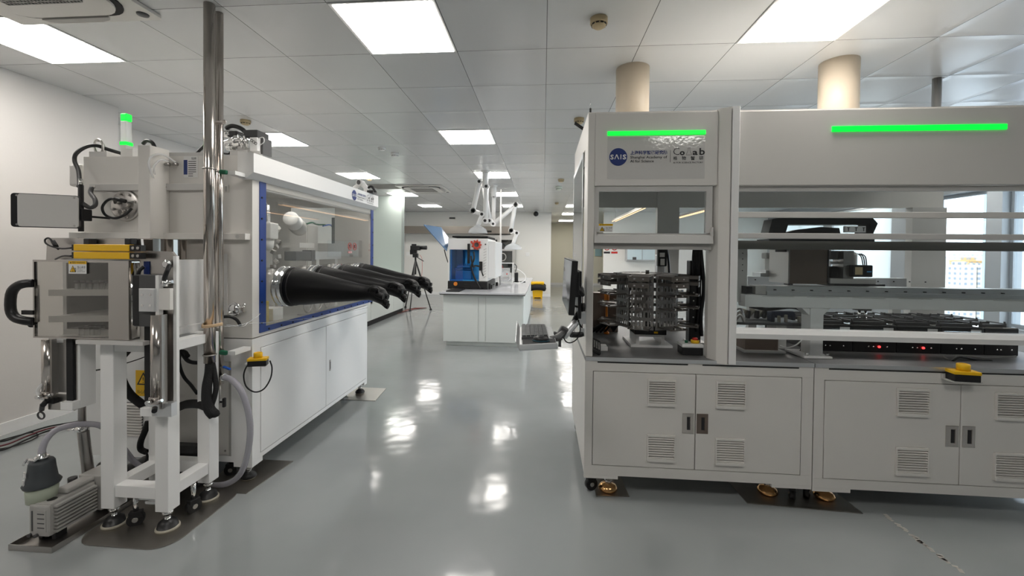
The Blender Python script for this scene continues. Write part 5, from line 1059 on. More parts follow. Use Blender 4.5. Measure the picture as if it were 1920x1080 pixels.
MB().tube([P(417, 594, y=2.36), P(432, 594, y=2.38), P(444, 600, y=2.40), P(451, 611, y=2.41)], .009).out('black_hose', BLACK, label='short black hose curving from the pipes to the glovebox side', cat='hose')
# sleeved cable bundle from the thick pipe
bun = thing('sleeved_cable_bundle', 'black sleeved cable bundle drooping from the thicker steel pipe', 'cables', (*PA, .5))
MB().tube([(PA[0], 2.215, .80), P(392, 700, y=2.2), P(388, 725, y=2.18), P(388, 750, y=2.17), P(393, 768, y=2.17), P(402, 778, y=2.17)], .022, rr=lambda t: .021+.008*t).out('cable_sleeve', SLEEVE, parent=bun)
MB().tube([(PA[0]+.01, 2.22, .80), P(402, 700, y=2.21), P(405, 725, y=2.2), P(402, 745, y=2.19), P(397, 762, y=2.18), P(402, 775, y=2.17)], .013).out('cable_sleeve', SLEEVE, parent=bun)
MB().ball(P(401, 776, y=2.17), .030, sc=(1.1, .8, .7)).out('cable_loop_end', SLEEVE, parent=bun)
MB().tube([P(395, 766, y=2.18), P(375, 758, y=2.22), P(350, 758, y=2.28), P(331, 765, y=2.32), P(310, 770, y=2.35), P(285, 768, y=2.35), P(262, 755, y=2.34), P(240, 735, y=2.32), P(226, 705, y=2.30), P(224, 675, y=2.28), P(238, 655, y=2.28), P(236, 635, y=2.28)], .024).out('thick_cable', SLEEVE, label='thick black sleeved trunk looping behind the white stand', cat='cables')
MB().tube([P(338, 655, y=2.36), P(336, 680, y=2.36), P(344, 705, y=2.34), P(358, 722, y=2.32), P(370, 738, y=2.30)], .009).tube([P(340, 660, y=2.36), P(352, 676, y=2.34), P(368, 680, y=2.32), P(384, 676, y=2.3)], .011).tube([P(330, 662, y=2.36), P(345, 660, y=2.36), P(352, 668, y=2.34)], .013).out('black_cables', SLEEVE, label='black cables branching between the stand and the steel pipes', cat='cables')
MB().tube([P(278, 790, y=2.34), P(272, 808, y=2.33), P(264, 828, y=2.33), P(264, 842, y=2.33), P(275, 848, y=2.33)], .016).tube([P(272, 845, y=2.32), P(276, 855, y=2.3), P(272, 868, y=2.28)], .006).out('hanging_cable_end', SLEEVE, label='loose black sleeved cable end hanging behind the white stand', cat='cable')
MB().tube([P(205, 687, y=2.34), P(240, 680, y=2.32), P(275, 668, y=2.30)], .003, sub=2).tube([P(170, 696, y=2.36), P(205, 690, y=2.34)], .003, sub=1).tube([P(164, 698, y=2.38), P(176, 695, y=2.37), P(187, 693, y=2.36)], .0045, sub=1).out('thin_cables', BLACKM, label='thin straight cables stretched behind the white stand', cat='cables')
# clear hoses
def hose(pts, r, lb, n=120):
    t = thing('clear_reinforced_hose', lb, 'hose', pts[0], 'clear reinforced hoses')
    MB().tube(pts, r, seg=14, sub=10).out('hose_wall', PVC, parent=t)
    # steel coil inside the wall
    p = [Vector(q) for q in pts]; qn = [p[0]*2-p[1]]+p+[p[-1]*2-p[-2]]; L = []
    for i in range(1, len(qn)-2):
        for k in range(40):
            s = k/40; a, b, c, d = qn[i-1:i+3]; L.append(.5*((2*b)+(c-a)*s+(2*a-5*b+4*c-d)*s*s+(d-a+3*b-3*c)*s**3))
    q = MB(); step = max(1, int(len(L)/n))
    for i in range(1, len(L)-1, step): q.torus(L[i], L[i+1]-L[i-1], r*.86, r*.055, seg=14, sg=3)
    q.out('wire_coil', MIDG, parent=t)
hose([P(418, 707, y=2.28), P(434, 712, y=2.25), P(452, 732, y=2.24), P(464, 765, y=2.25), P(469, 800, y=2.27), P(467, 835, y=2.29), P(459, 870, y=2.31), P(447, 893, y=2.33), P(428, 906, y=2.34), P(405, 910, y=2.36), P(385, 907, y=2.40)], .0165, 'clear hose looping down from the thin pipe to the floor by the glovebox foot', 70)
MB().torus(P(420, 707, y=2.28), (1, -.1, -.2), .019, .004).cyl((PB[0]+.01, 2.30, P(420, 707, y=2.28).z), P(422, 708, y=2.28), .013).out('hose_clamp', CHROME, label='chrome clamp joining the clear hose to the thin pipe', cat='clamp')
yh = 1.95
hose([P(79, 857, y=1.87), P(79, 842, y=1.88), P(88, 822, y=1.90), P(106, 806, y=1.95), P(135, 797, y=2.0), P(165, 795, y=2.05), P(190, 799, y=2.12), P(215, 817, y=2.2), P(235, 845, y=2.25), P(252, 866, y=2.27), P(272, 880, y=2.28)], .0145, 'clear hose arching from the oil mist pot to behind the white stand', 70)

# ================================================================ VACUUM PUMP, TRAY, FLOOR PLATES
def plate(name, pts, h, lb, m=FPLATE, grp='steel plates on the floor'):
    MB().prism(pts, 'z', .0005, h).out(name, m, label=lb, cat='floor plate', group=grp)
def rnd(x0, y0, x1, y1, r, k=6):
    o = []
    for cx_, cy_, st in ((x1-r, y1-r, 0), (x0+r, y1-r, 90), (x0+r, y0+r, 180), (x1-r, y0+r, 270)):
        for i in range(k+1): an = math.radians(st+90*i/k); o.append((cx_+r*math.cos(an), cy_+r*math.sin(an)))
    return o
plate('steel_floor_plate', rnd(-2.24, 1.83, -1.745, 2.36, .10), .006, 'rounded steel plate under the white chamber stand')
plate('steel_floor_plate', [(-2.02, 2.37), (-1.85, 2.315), (-1.70, 2.31), (-1.655, 2.70), (-2.02, 2.70)], .005, 'steel plate under the near foot of the glovebox')
plate('steel_floor_plate', [(-1.95, 3.88), (-1.565, 3.88), (-1.60, 4.25), (-1.95, 4.25)], .005, 'pale steel plate under the far foot of the glovebox', BRUSH)
plate('steel_floor_plate', [(.322, 2.485), (.514, 2.50), (.50, 2.80), (.33, 2.80)], .005, 'small steel plate under the left foot of the right workstation')
plate('steel_floor_plate', [(1.17, 2.50), (1.76, 2.46), (1.74, 2.95), (1.16, 2.95)], .005, 'wide steel plate under the joined feet of the right workstation')
tr = MB().box(-2.476, 1.767, .0005, -2.252, 2.55, .004).box(-2.476, 1.767, .004, -2.252, 1.770, .028).box(-2.476, 1.767, .004, -2.473, 2.55, .028).box(-2.255, 1.767, .004, -2.252, 2.55, .028).box(-2.476, 2.547, .004, -2.252, 2.55, .028).out('drip_tray', BRUSH, label='long shallow steel tray under the vacuum pump', cat='tray')
Pm = thing('vacuum_pump', 'finned pale grey rotary vacuum pump lying in the steel tray', 'vacuum pump', (-2.36, 2.0, .004))
PUW = mat('pump_grey_enamel', (.42, .41, .39), .38)
x0, x1 = P(50, 975, y=1.81).x, P(93, 975, y=1.81).x; zp0, zp1 = P(70, 1008, y=1.81).z, P(70, 945, y=1.81).z
zp0 = max(zp0, .010)
q = MB().box(x0+.006, 1.82, zp0, x1-.012, 2.03, zp1-.004, 0, .006).box(x0+.010, 1.81, zp0+.004, x1-.006, 1.825, zp1-.008, 0, .008)
for k in range(8): z = zp0+.012+(zp1-zp0-.03)*k/7.6; q.box(x0-.003, 1.835, z, x1+.008, 2.02, z+.0095)
q.out('pump_body', PUW, parent=Pm)
q = MB().box(x0+.026, 1.808, zp0+.03, x0+.032, 1.811, zp1-.035, 1).box(x0+.052, 1.808, zp0+.028, x1-.018, 1.811, zp1-.03, 0)
for k in range(4): q.box(x0+.058, 1.8075, zp1-.05-k*.022, x1-.026, 1.8082, zp1-.045-k*.022, 1)
q.out('sight_label', [MIDG, DGREY], parent=Pm)
MB().cyl((x0+.02, 1.812, zp0+.012), (x0+.02, 1.800, zp0+.012), .008).cyl((x0+.055, 1.812, zp0+.012), (x0+.055, 1.798, zp0+.012), .008).out('drain_plug', DGREY, parent=Pm)
MB().box(x0+.006, 2.03, zp0, x1+.02, 2.16, zp1+.022, 0, .006).box(x0+.03, 1.90, zp1-.004, x1-.02, 2.04, zp1+.02, 0, .01).out('pump_shell', PUW, parent=Pm)
MB().cyl(((x0+x1)/2-.01, 2.16, zp0+.06), ((x0+x1)/2-.01, 2.38, zp0+.06), .062, seg=28).cyl(((x0+x1)/2-.01, 2.42, zp0+.06), ((x0+x1)/2-.01, 2.45, zp0+.06), .045).out('pump_electric_motor', DGREY, parent=Pm)
for px, py, yy in ((98, 940, 1.86), (136, 899, 2.02)): p_ = P(px, py, y=yy); MB().cyl((p_.x, yy, p_.z-.02), (p_.x, yy, p_.z+.012), .019).out('filler_cap', BLACK, parent=Pm)
for b_ in ((x0+.01, 1.85, .0045, x0+.03, 1.90, zp0), (x1-.04, 1.85, .0045, x1-.02, 1.90, zp0), (x0+.01, 2.1, .0045, x1, 2.14, zp0)): MB().box(*b_).out('pump_foot', BLACK, parent=Pm)
cp = P(79, 940, y=1.87); F = thing('oil_mist_filter', 'dark grey capped oil mist pot with a milky cup on the front of the pump', 'filter', (cp.x, 1.87, cp.z))
Zp = lambda py: P(79, py, y=1.87).z-cp.z
MB().lathe((cp.x, 1.87, cp.z), [(.046, .004), (.055, .010), (.060, Zp(908)), (.050, Zp(908)+.002)], seg=32).out('filter_cup', MILKY, parent=F)
MB().lathe((cp.x, 1.87, cp.z), [(.066, Zp(908)), (.070, Zp(904)), (.057, Zp(897)), (.050, Zp(878)), (.047, Zp(866)), (.041, Zp(862)), (.001, Zp(861))], seg=32).out('filter_cap', mat('slate_grey_plastic', (.055, .062, .068), .5), parent=F)
MB().obox((cp.x-.022, 1.87-.0535, cp.z+Zp(881)), (.022, .004, Zp(876)-Zp(886)), (.0, 0, -.4)).obox((cp.x-.026, 1.87-.0555, cp.z+Zp(896)), (.014, .004, Zp(890)-Zp(902)), (.0, 0, -.4)).out('filter_label', PAPER, parent=F)
q = MB().lathe((cp.x, 1.87, cp.z+Zp(861)), [(.022, 0), (.022, .01), (.016, .014), (.016, .03)]).torus((cp.x, 1.87, cp.z+Zp(857)), (0, 0, 1), .022, .006).box(cp.x-.07, 1.85, cp.z+Zp(866), cp.x-.02, 1.87, cp.z+Zp(861)).cyl((cp.x-.06, 1.84, cp.z+Zp(868)), (cp.x-.04, 1.84, cp.z+Zp(856)), .005).cyl((cp.x-.01, 1.84, cp.z+Zp(864)), (cp.x+.02, 1.84, cp.z+Zp(852)), .006)
q.out('filter_clamp', CHROME, parent=F)
Bw = thing('bellows_line', 'steel bellows and straight tube rising from the back of the vacuum pump', 'pipe', (P(160, 893, y=2.10).x, 2.10, P(160, 893, y=2.1).z))
pb = [P(166, 889, y=2.10), P(163, 865, y=2.10), P(159, 835, y=2.10), P(156, 808, y=2.10)]; rg = []
N_ = 70
for i in range(N_+1):
    t = i/N_*3; k = min(2, int(t)); c = pb[k].lerp(pb[k+1], t-k); r = .022+.004*(1 if i % 2 else -1)
    rg.append([c+Vector((math.cos(2*math.pi*j/20)*r, math.sin(2*math.pi*j/20)*r, 0)) for j in range(20)])
MB().loft(rg).out('bellows', BRUSH, parent=Bw)
tp = P(154, 803, y=2.10); MB().cyl((tp.x, 2.10, tp.z), (P(153, 645, y=2.10).x, 2.10, P(153, 642, y=2.1).z), .0165).out('straight_tube', BRUSH, parent=Bw)
q = MB().lathe((tp.x, 2.10, tp.z-.012), [(.030, 0), (.030, .018), (.02, .024)]).cyl((tp.x-.06, 2.08, tp.z-.005), (tp.x-.02, 2.09, tp.z-.002), .006).lathe(pb[0], [(.032, -.02), (.032, .004), (.022, .008)]).cyl(pb[0]+Vector((.02, -.02, -.01)), pb[0]+Vector((.06, -.03, .0)), .006).box(pb[0].x+.04, 2.06, pb[0].z-.012, pb[0].x+.065, 2.09, pb[0].z+.012)
q.out('flange_clamp', CHROME, parent=Bw)
mh = P(225, 870, z=.02)
MB().box(-2.27, 2.31, .012, -2.0, 2.41, .25, bev=.03).out('black_motor_housing', BLACK, label='black motor housing on the floor behind the white stand', cat='motor')
# cables on the floor at the wall
rw = random.Random(4)
for k, (col, lb) in enumerate(((BLACKM, 'uppermost black cable along the floor by the left wall'), (mat('dark_red_cable', (.10, .012, .02), .5), 'dark red cable along the floor by the left wall'), (BLACKM, 'lower black cable along the floor by the left wall'))):
    MB().tube([P(-40, 832+k*10, z=.012), P(10, 826+k*8, z=.012), P(50, 812+k*6, z=.012), P(90, 800+k*4, z=.012+.006*k), P(130, 793+k*4, z=.012), P(190, 783+k*5, z=.012)], .006).out('floor_cable', col, label=lb, cat='cable', group='cables along the left wall')
MB().tube([P(-30, 846, z=.01), P(20, 838, z=.01), P(60, 825, z=.01), P(71, 816, z=.01), P(62, 811, z=.01), P(40, 815, z=.01), P(0, 826, z=.01)], .004).out('looped_floor_cable', BLACKM, label='thin black cable with a loop on the floor at the left edge', cat='cable')

# ================================================================ CONTROL DISPLAY ON ITS ARM
a, b = P(20, 393, y=2.10), P(148, 398, y=2.235); ux = Vector((b.x-a.x, b.y-a.y, 0)).normalized(); ang = math.atan2(ux.y, ux.x); ln = (Vector((b.x, b.y, 0))-Vector((a.x, a.y, 0))).length
hz = .187; cz = P(24, 393, y=2.1).z
dc = (a+b)/2; dc.z = (P(24, 393, y=2.1).z+P(148, 398, y=2.235).z)/2
Ds = thing('control_display', 'flat grey backed touch display on a black swing arm at the far left', 'display', (dc.x, dc.y, dc.z-hz/2))
def Rz(c, t): u = MB(); return u.add(t, Matrix.Translation(c) @ Matrix.Rotation(ang, 4, 'Z'))
def rrx(w, h, r, k=5):
    o = []
    for cx_, cz_, st in ((w-r, h-r, 0), (-w+r, h-r, 90), (-w+r, -h+r, 180), (w-r, -h+r, 270)):
        for i in range(k+1): an = math.radians(st+90*i/k); o.append((cx_+r*math.cos(an), cz_+r*math.sin(an)))
    return o
Rz(dc, MB().prism(rrx(ln/2, hz/2, .016), 'y', .0, .026)).out('display_rim', BLACK, parent=Ds)
Rz(dc+ux*.016, MB().prism(rrx(ln/2-.016, hz/2-.004, .014), 'y', -.012, .0)).out('back_panel', GREYP, parent=Ds)
t = MB()
for sx in (-ln/2+.03, ln/2-.015):
    for sz in (-hz/2+.014, hz/2-.014): t.cyl((sx, -.012, sz), (sx, -.0145, sz), .005, seg=10)
Rz(dc, t).out('panel_screw', BRUSH, parent=Ds)
px_ = P(150, 390, y=2.27).x
q = MB().cyl((px_, 2.275, P(150, 434, y=2.27).z), (px_, 2.275, P(150, 347, y=2.27).z), .013).box(px_-.012, 2.25, P(150, 414, y=2.27).z, P(170, 400, y=2.3).x, 2.31, P(150, 392, y=2.27).z, 0, .004).box(P(162, 400, y=2.3).x, 2.247, P(150, 412, y=2.27).z, P(167, 400, y=2.3).x, 2.25, P(150, 394, y=2.27).z, 1).box(P(161, 400, y=2.3).x, 2.30, P(150, 407, y=2.27).z, P(165, 400, y=2.3).x, 2.43, P(150, 403, y=2.27).z)
q.cyl((px_, 2.275, P(150, 347, y=2.27).z), (px_, 2.275, P(150, 335, y=2.27).z), .010, m=2)
q.out('swing_arm', [BLACK, BRUSH, CHROME], parent=Ds)
MB().tube([P(172, 352, y=2.38), P(170, 362, y=2.36), P(178, 374, y=2.34), P(178, 385, y=2.32), P(168, 389, y=2.30), P(154, 381, y=2.27)], .012).out('grey_conduit', DGREY, parent=Ds)

# ================================================================ MONITOR, KEYBOARD TRAY (right machine's aisle side)
def Q3(px, py, y): return P(px, py, y=y)
# big monitor: its glass faces away down the aisle, seen nearly edge-on
y0m, y1m = 2.30, 2.62
def mon(name, pts, thick, lb, scr, cat='monitor'):
    """pts: near-top, far-top, far-bottom, near-bottom in world; thickness along +x-ish"""
    A_, B_, C_, D_ = [Vector(p) for p in pts]; n = (B_-A_).cross(D_-A_).normalized()
    if n.x < 0: n = -n
    t = thing(name, lb, cat, (A_+C_)/2-Vector((0, 0, (A_-D_).length/2)))
    q = MB().loft([[A_, B_, C_, D_], [p+n*thick for p in (A_, B_, C_, D_)]], 0, True, False); q.out('monitor_case', BLACK, parent=t)
    c = (A_+B_+C_+D_)/4; q = MB().loft([[c+(p-c)*.965-n*.0008 for p in (A_, B_, C_, D_)], [c+(p-c)*.965+n*.0005 for p in (A_, B_, C_, D_)]], 0, True, False); q.out('monitor_screen', scr, parent=t)
    return t, n, c
yn, yf = 2.20, 2.58
An, Af = P(1073, 489, y=yn), P(1058, 483, y=yf)
Af2 = P(1054, 562, y=yf); An2 = P(1066, 591, y=yn)
Mn, nn_, cc_ = mon('monitor', (An, Af, Af2, An2), .030, 'large black monitor seen edge-on beside the enclosure', SCREEN)
q = MB().obox(cc_+nn_*.045+Vector((0, 0, 0)), (.035, .14, .14), (0, 0, math.atan2(nn_.y, nn_.x)), 0, .006); q.tube([cc_+nn_*.05, cc_+nn_*.09+Vector((0, -.0, -.06)), Vector((.225, 2.5, 1.21))], .012).out('monitor_mount', BLACK, parent=Mn)
b0, b1 = P(1085, 508, y=2.44), P(1087, 596, y=2.44)
t = MB().box(b0.x-.004, 2.40, b1.z, b0.x+.014, 2.60, b0.z, bev=.003).out('flat_black_panel', BLACK, label='second slim black panel mounted between the monitor and the enclosure', cat='panel')
# articulated support clamped to the front post
Sp = thing('support_arm', 'silver and black articulated arm holding the keyboard tray on the post', 'support arm', (P(1092, 595, y=2.46).x, 2.44, P(1092, 608, y=2.46).z))
cl = P(1093, 596, y=2.45); MB().box(cl.x-.022, 2.435, P(1093, 607, y=2.45).z, cl.x+.015, 2.47, P(1093, 585, y=2.45).z, 0, .004).lathe(P(1093, 576, y=2.45), [(.024, -.012), (.024, .012)], (1, 0, 0), m=1).box(cl.x-.018, 2.44, P(1093, 631, y=2.45).z, cl.x+.01, 2.47, P(1093, 615, y=2.45).z, 0, .003).out('arm_clamp', [ALU, BLACK], parent=Sp)
MB().tube([P(1074, 608, y=2.44), P(1082, 590, y=2.46), P(1090, 580, y=2.48)], .014, sub=3).tube([P(1070, 627, y=2.42), P(1082, 628, y=2.44), P(1093, 626, y=2.45)], .016, sub=3).tube([P(1078, 574, y=2.42), P(1092, 578, y=2.44)], .006, sub=1).out('arm_joint', BLACK, parent=Sp)
MB().tube([P(1058, 630, y=2.38), P(1068, 618, y=2.41), P(1080, 604, y=2.44)], .021, sub=2, seg=8).out('arm_link', ALU, parent=Sp)
MB().obox(P(1055, 622, y=2.37), (.045, .05, .06), (0, .5, 0), 0, .008).tube([P(1038, 624, y=2.36), P(1048, 628, y=2.36), P(1054, 632, y=2.37)], .010).box(P(1047, 640, y=2.36).x, 2.34, P(1047, 649, y=2.36).z, P(1052, 640, y=2.36).x, 2.37, P(1047, 636, y=2.36).z).tube([P(1052, 634, y=2.36), P(1044, 636, y=2.33), P(1036, 638, y=2.30)], .012, sub=2).out('tilt_head', DGREY, parent=Sp)
MB().tube([P(1085, 600, y=2.44), P(1088, 618, y=2.43), P(1083, 634, y=2.42), P(1072, 642, y=2.41), P(1062, 641, y=2.40), P(1056, 632, y=2.39)], .0035).tube([P(1080, 590, y=2.45), P(1086, 605, y=2.44), P(1092, 616, y=2.45)], .004).out('arm_cable', BLACK, parent=Sp)
# tray
zt_ = 1.0
def tz(px, py): return P(px, py, z=zt_)
c1, c2, c3, c4 = P(974, 655, y=2.20), P(1046, 651, y=2.20), P(1034, 613, y=2.52), P(975, 613, y=2.52)
zt_ = 1.02
c1, c2, c3, c4 = tz(974, 655), tz(1046, 651), tz(1034, 613), tz(975, 613)
Tr = thing('keyboard_tray', 'silver metal keyboard tray held out beside the enclosure', 'tray', ((c1+c2+c3+c4)/4))
q = MB().loft([[c1, c2, c3, c4], [p+Vector((0, 0, -.006)) for p in (c1, c2, c3, c4)]], 0, True, False)
f0 = Vector((0, -.012, .022)); q.loft([[c1, c2, c2+f0, c1+f0], [p+Vector((0, -.003, -.003)) for p in (c1, c2, c2+f0, c1+f0)]], 0, True, False)
q.loft([[c1, c4, c4+Vector((-.015, 0, .03)), c1+Vector((-.015, 0, .03))], [p+Vector((-.003, 0, 0)) for p in (c1, c4, c4+Vector((-.015, 0, .03)), c1+Vector((-.015, 0, .03)))]], 0, True, False)
q.out('tray_plate', ALU, parent=Tr)
def onp(s, t, h=0):  # s across, t towards the back
    return (c1.lerp(c2, s)).lerp(c4.lerp(c3, s), t)+Vector((0, 0, h))
def slab(q, s0, s1, t0, t1, h0, h1, m=0): return q.loft([[onp(s0, t0, h0), onp(s1, t0, h0), onp(s1, t1, h0), onp(s0, t1, h0)], [onp(s0, t0, h1), onp(s1, t0, h1), onp(s1, t1, h1), onp(s0, t1, h1)]], m, True, False)
q = slab(MB(), .08, .98, .03, .32, .001, .006); q.out('mouse_pad', BLACKM, label='black mouse pad on the front of the keyboard tray', cat='mouse pad')
kb = thing('keyboard', 'dark grey computer keyboard lying on the silver tray', 'keyboard', onp(.4, .65, .002))
slab(MB(), .05, .80, .34, .98, .002, .014).out('keyboard_body', DGREY, parent=kb)
q = MB()
for i in range(6):
    for j in range(14): slab(q, .07+i*.12, .07+i*.12+.10, .36+j*.043, .36+j*.043+.036, .014, .020)
q.out('keyboard_keys', mat('dark_key_plastic', (.045, .047, .05), .4), parent=kb)
ms = thing('computer_mouse', 'black computer mouse on the front edge of the keyboard tray', 'mouse', onp(.55, .2, .006))
MB().ball(onp(.58, .22, .014), .03, sc=(1.25, .8, .6)).out('mouse_shell', BLACK, parent=ms); MB().ball(onp(.58, .22, .009), .031, sc=(1.3, .82, .25)).out('mouse_base', mat('dark_teal_plastic', (.01, .06, .09), .4), parent=ms)

MB().tube([P(1055, 624, y=2.36), onp(1.04, .45, -.004), onp(.90, .45, -.010)], .014, sub=2).out('tray_bar', DGREY, parent=Sp)

# ================================================================ ISLAND BENCH
Bn = thing('island_bench', 'white island lab bench with pale grey top in the middle of the room', 'lab bench', (-.9, 8.2, 0))
MB().box(-1.50, 6.33, .07, -.30, 10.25, .795).box(-1.46, 6.37, 0, -.34, 10.2, .07).out('bench_body', BENCHW, parent=Bn)
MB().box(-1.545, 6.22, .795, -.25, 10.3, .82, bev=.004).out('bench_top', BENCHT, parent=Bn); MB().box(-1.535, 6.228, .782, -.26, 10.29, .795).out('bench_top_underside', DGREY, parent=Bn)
for a, b in ((-1.50, -.965), (-.955, -.855), (-.845, -.30)): MB().box(a+.002, 6.318, .07, b-.002, 6.33, .78).out('bench_end_panel', BENCHW, parent=Bn)
for k in range(6): MB().box(-.30, 6.34+k*.65, .08, -.285, 6.98+k*.65, .78).out('bench_door', BENCHW, parent=Bn)
# sample analyser on the bench: pale housing, blue recess, tilted smoky lid
YI = 6.85
X = lambda px: P(px, 500, y=YI).x; Z = lambda py: P(880, py, y=YI).z
An_ = thing('bench_analyser', 'pale benchtop instrument with bright blue recess and red dial', 'lab instrument', ((X(840)+X(915))/2, 7.3, .82))
q = MB().box(X(840), YI, Z(527), X(843), YI+1.1, Z(447)).box(X(843), YI, Z(468), X(898), YI+.10, Z(447)).box(X(898), YI, Z(527), X(914.5), YI+1.1, Z(447), 0, .006).box(X(843), YI+.9, Z(527), X(898), YI+1.1, Z(447)).box(X(843), YI, Z(450), X(898), YI+1.1, Z(447))
q.out('analyser_case', WHITE2, parent=An_)
MB().box(X(914.5)+.0, YI+.04, Z(522), X(915)+.12, YI+1.1, Z(452), bev=.01).out('side_cover', WHITE2, parent=An_)
q = MB()
for k in range(11): q.obox((X(909), YI-.001, Z(519)+k*.045), (.05, .004, .006), (0, -.5, 0))
q.out('side_vent', MIDG, parent=An_)
MB().box(X(847), YI+.02, Z(444)-.012, X(914), YI+1.05, Z(444)+.015, 0, .004).out('top_mat', BLACKM, parent=An_)
q = MB().box(X(843), YI+.5, Z(527), X(898), YI+.52, Z(468)).box(X(843), YI+.1, Z(527), X(844), YI+.5, Z(468)).box(X(868), YI+.2, Z(527), X(898), YI+.22, Z(470)).box(X(843), YI+.02, Z(527), X(898), YI+.5, Z(525))
q.out('blue_recess', CYAN, parent=An_)
q = MB()
for a, b, c, d in ((852, 882, 508, 525), (850, 884, 503, 507), (856, 880, 498, 502)): q.box(X(a), YI+.05+.03*(c % 3), Z(d), X(b), YI+.18, Z(c), 0, .006)
for k in range(6): q.cyl((X(859)+k*.028, YI+.10, Z(500)), (X(859)+k*.028, YI+.10, Z(495)), .009)
q.out('blue_rack', mat('deep_blue_plastic', (.015, .13, .38), .35), parent=An_)
MB().box(X(843), YI+.0, Z(527), X(868), YI+.004, Z(468)).out('recess_window', glassmat('blue_tint_pane', (.55, .80, .95), .06), parent=An_)
MB().box(X(840), YI-.02, .835, X(914), YI+1.1, Z(527), 0, .01).box(X(871), YI-.03, .83, X(882), YI-.02, Z(533)).box(X(916), YI+.0, .82, X(920), YI+.05, Z(531)).box(X(840), YI-.02, .8205, X(846), YI+.05, .84).box(X(908), YI-.02, .8205, X(914), YI+.05, .84).box(X(840), YI+1.0, .8205, X(914), YI+1.08, .84).out('black_base', BLACK, parent=An_)
MB().lathe((X(855), YI-.02, Z(532.5)), [(.032, 0), (.032, .012), (.024, .014), (.001, .015)], (0, -1, 0)).out('orange_knob', ORANGE, parent=An_)
q = MB().lathe((X(893.5), YI, Z(459)), [(.066, 0), (.066, .03), (.040, .034), (.036, .02), (.001, .018)], (0, -1, 0), ms=[0, 0, 0, 1, 1], seg=32)
for k in range(9): a_ = k*.698; q.ball((X(893.5)+.072*math.cos(a_), YI-.018, Z(459)+.072*math.sin(a_)), .014)
q.box(X(882), YI-.02, Z(456), X(886), YI, Z(452), 0, .004).out('red_dial', [mat('coral_red', (.60, .07, .04), .4), DGREY], parent=An_)
MB().lathe((X(910), YI, Z(458)), [(.012, 0), (.012, .012), (.001, .013)], (0, -1, 0)).out('small_knob', DGREY, parent=An_)
MB().box(X(877), YI-.05, Z(494), X(881.5), YI-.01, Z(457), 0, .004).box(X(899), YI-.04, Z(507), X(905), YI-.01, Z(490), 0, .006).tube([(X(884), YI-.05, Z(480)), (X(886), YI-.07, Z(490)), (X(889), YI-.06, Z(500)), (X(892), YI-.04, Z(498)), (X(899), YI-.03, Z(499))], .014).tube([(X(889), YI-.05, Z(472)), (X(890), YI-.07, Z(485)), (X(885), YI-.06, Z(500)), (X(890), YI-.05, Z(518)), (X(896), YI-.06, Z(530)), (X(902), YI-.07, .835)], .015).tube([(X(903), YI-.03, Z(505)), (X(905), YI-.04, Z(512)), (X(907), YI-.04, Z(517))], .010).out('hanging_tool_arm', BLACK, parent=An_)
l0, l1, l2, l3 = P(795, 421, y=6.75), P(841, 446, y=7.3), P(838, 470, y=6.75), P(806, 441, y=6.5)
La, Lb, Lc, Ld = P(795, 421, y=6.8), P(842, 447, y=7.6), P(838, 469, y=6.9), P(797, 424, y=6.5)
q = MB().loft([[P(795, 421, y=6.75), P(827, 426, y=7.3), P(843, 448, y=7.3), P(838, 470, y=6.75)], [p_+Vector((-.006, 0, -.012)) for p_ in (P(795, 421, y=6.75), P(827, 426, y=7.3), P(843, 448, y=7.3), P(838, 470, y=6.75))]], 0, True, False)
q.out('raised_lid', LIDB, parent=An_); MB().tube([P(833, 468, y=6.8), P(836, 480, y=6.85), P(840, 492, y=6.9)], .008, sub=1).out('lid_strut', BLACK, parent=An_)
MB().box(-1.46, 6.32, .8205, -1.25, 6.75, .835, bev=.004).out('black_mat', BLACKM, label='thin black mat on the bench left of the analyser foot', cat='mat')
for k, (px, py, yy) in enumerate(((920, 540, 6.95), (931.5, 529, 7.6))): p_ = P(px, py, y=yy); MB().box(p_.x-.02, yy, .8205, p_.x+.02, yy+.05, .885, bev=.004).out('black_cube', BLACK, label='small black block on the bench %s' % ('at the near corner of the analyser' if k == 0 else 'beside the far side of the analyser'), cat='block')
# white tube frame with glass coil behind the analyser
YT = 8.35
X = lambda px: P(px, 500, y=YT).x; Z = lambda py: P(945, py, y=YT).z
Fr = thing('tube_frame_rig', 'white open frame rig with clear tubing coils on the bench', 'lab rig', ((X(931)+X(962))/2, YT+.15, .82))
q = MB()
for px in (931, 961):
    for yy in (YT, YT+.3): q.box(X(px)-.006, yy-.006, .8205, X(px)+.006, yy+.006, Z(493))
for yy in (YT, YT+.3): q.box(X(931), yy-.006, Z(493)-.012, X(961), yy+.006, Z(493)).box(X(931), yy-.006, .8205, X(961), yy+.006, .833)
for px in (931, 961): q.box(X(px)-.006, YT, Z(493)-.012, X(px)+.006, YT+.3, Z(493))
q.out('rig_frame', WHITE2, parent=Fr)
q = MB().torus((X(948), YT+.1, Z(518)), (0, 1, 0), .10, .008).torus((X(948), YT+.14, Z(518)), (.1, 1, .1), .085, .006).torus((X(936), YT+.1, Z(512)), (.4, 1, 0), .05, .005); q.out('coiled_tubing', CLEARP, parent=Fr)
q = MB().box(X(938), YT+.1, Z(520), X(955), YT+.22, Z(503), bev=.01); q.out('clear_vessel', CLEARP, parent=Fr)
MB().tube([(X(934), YT+.05, Z(500)), (X(940), YT+.02, Z(497)), (X(943), YT+.05, Z(503))], .005).ball((X(950), YT+.08, Z(514)), .014).out('red_tubing', RED, parent=Fr)
MB().tube([(X(962), YT+.1, Z(504)), (X(972), YT+.1, Z(506)), (X(984), YT+.05, Z(515)), (X(985), YT, Z(524)), (X(976), YT, .83), (X(964), YT, .83)], .009).out('white_hose_loop', WHITE2, label='white hose looping over the bench right of the tube frame', cat='hose')
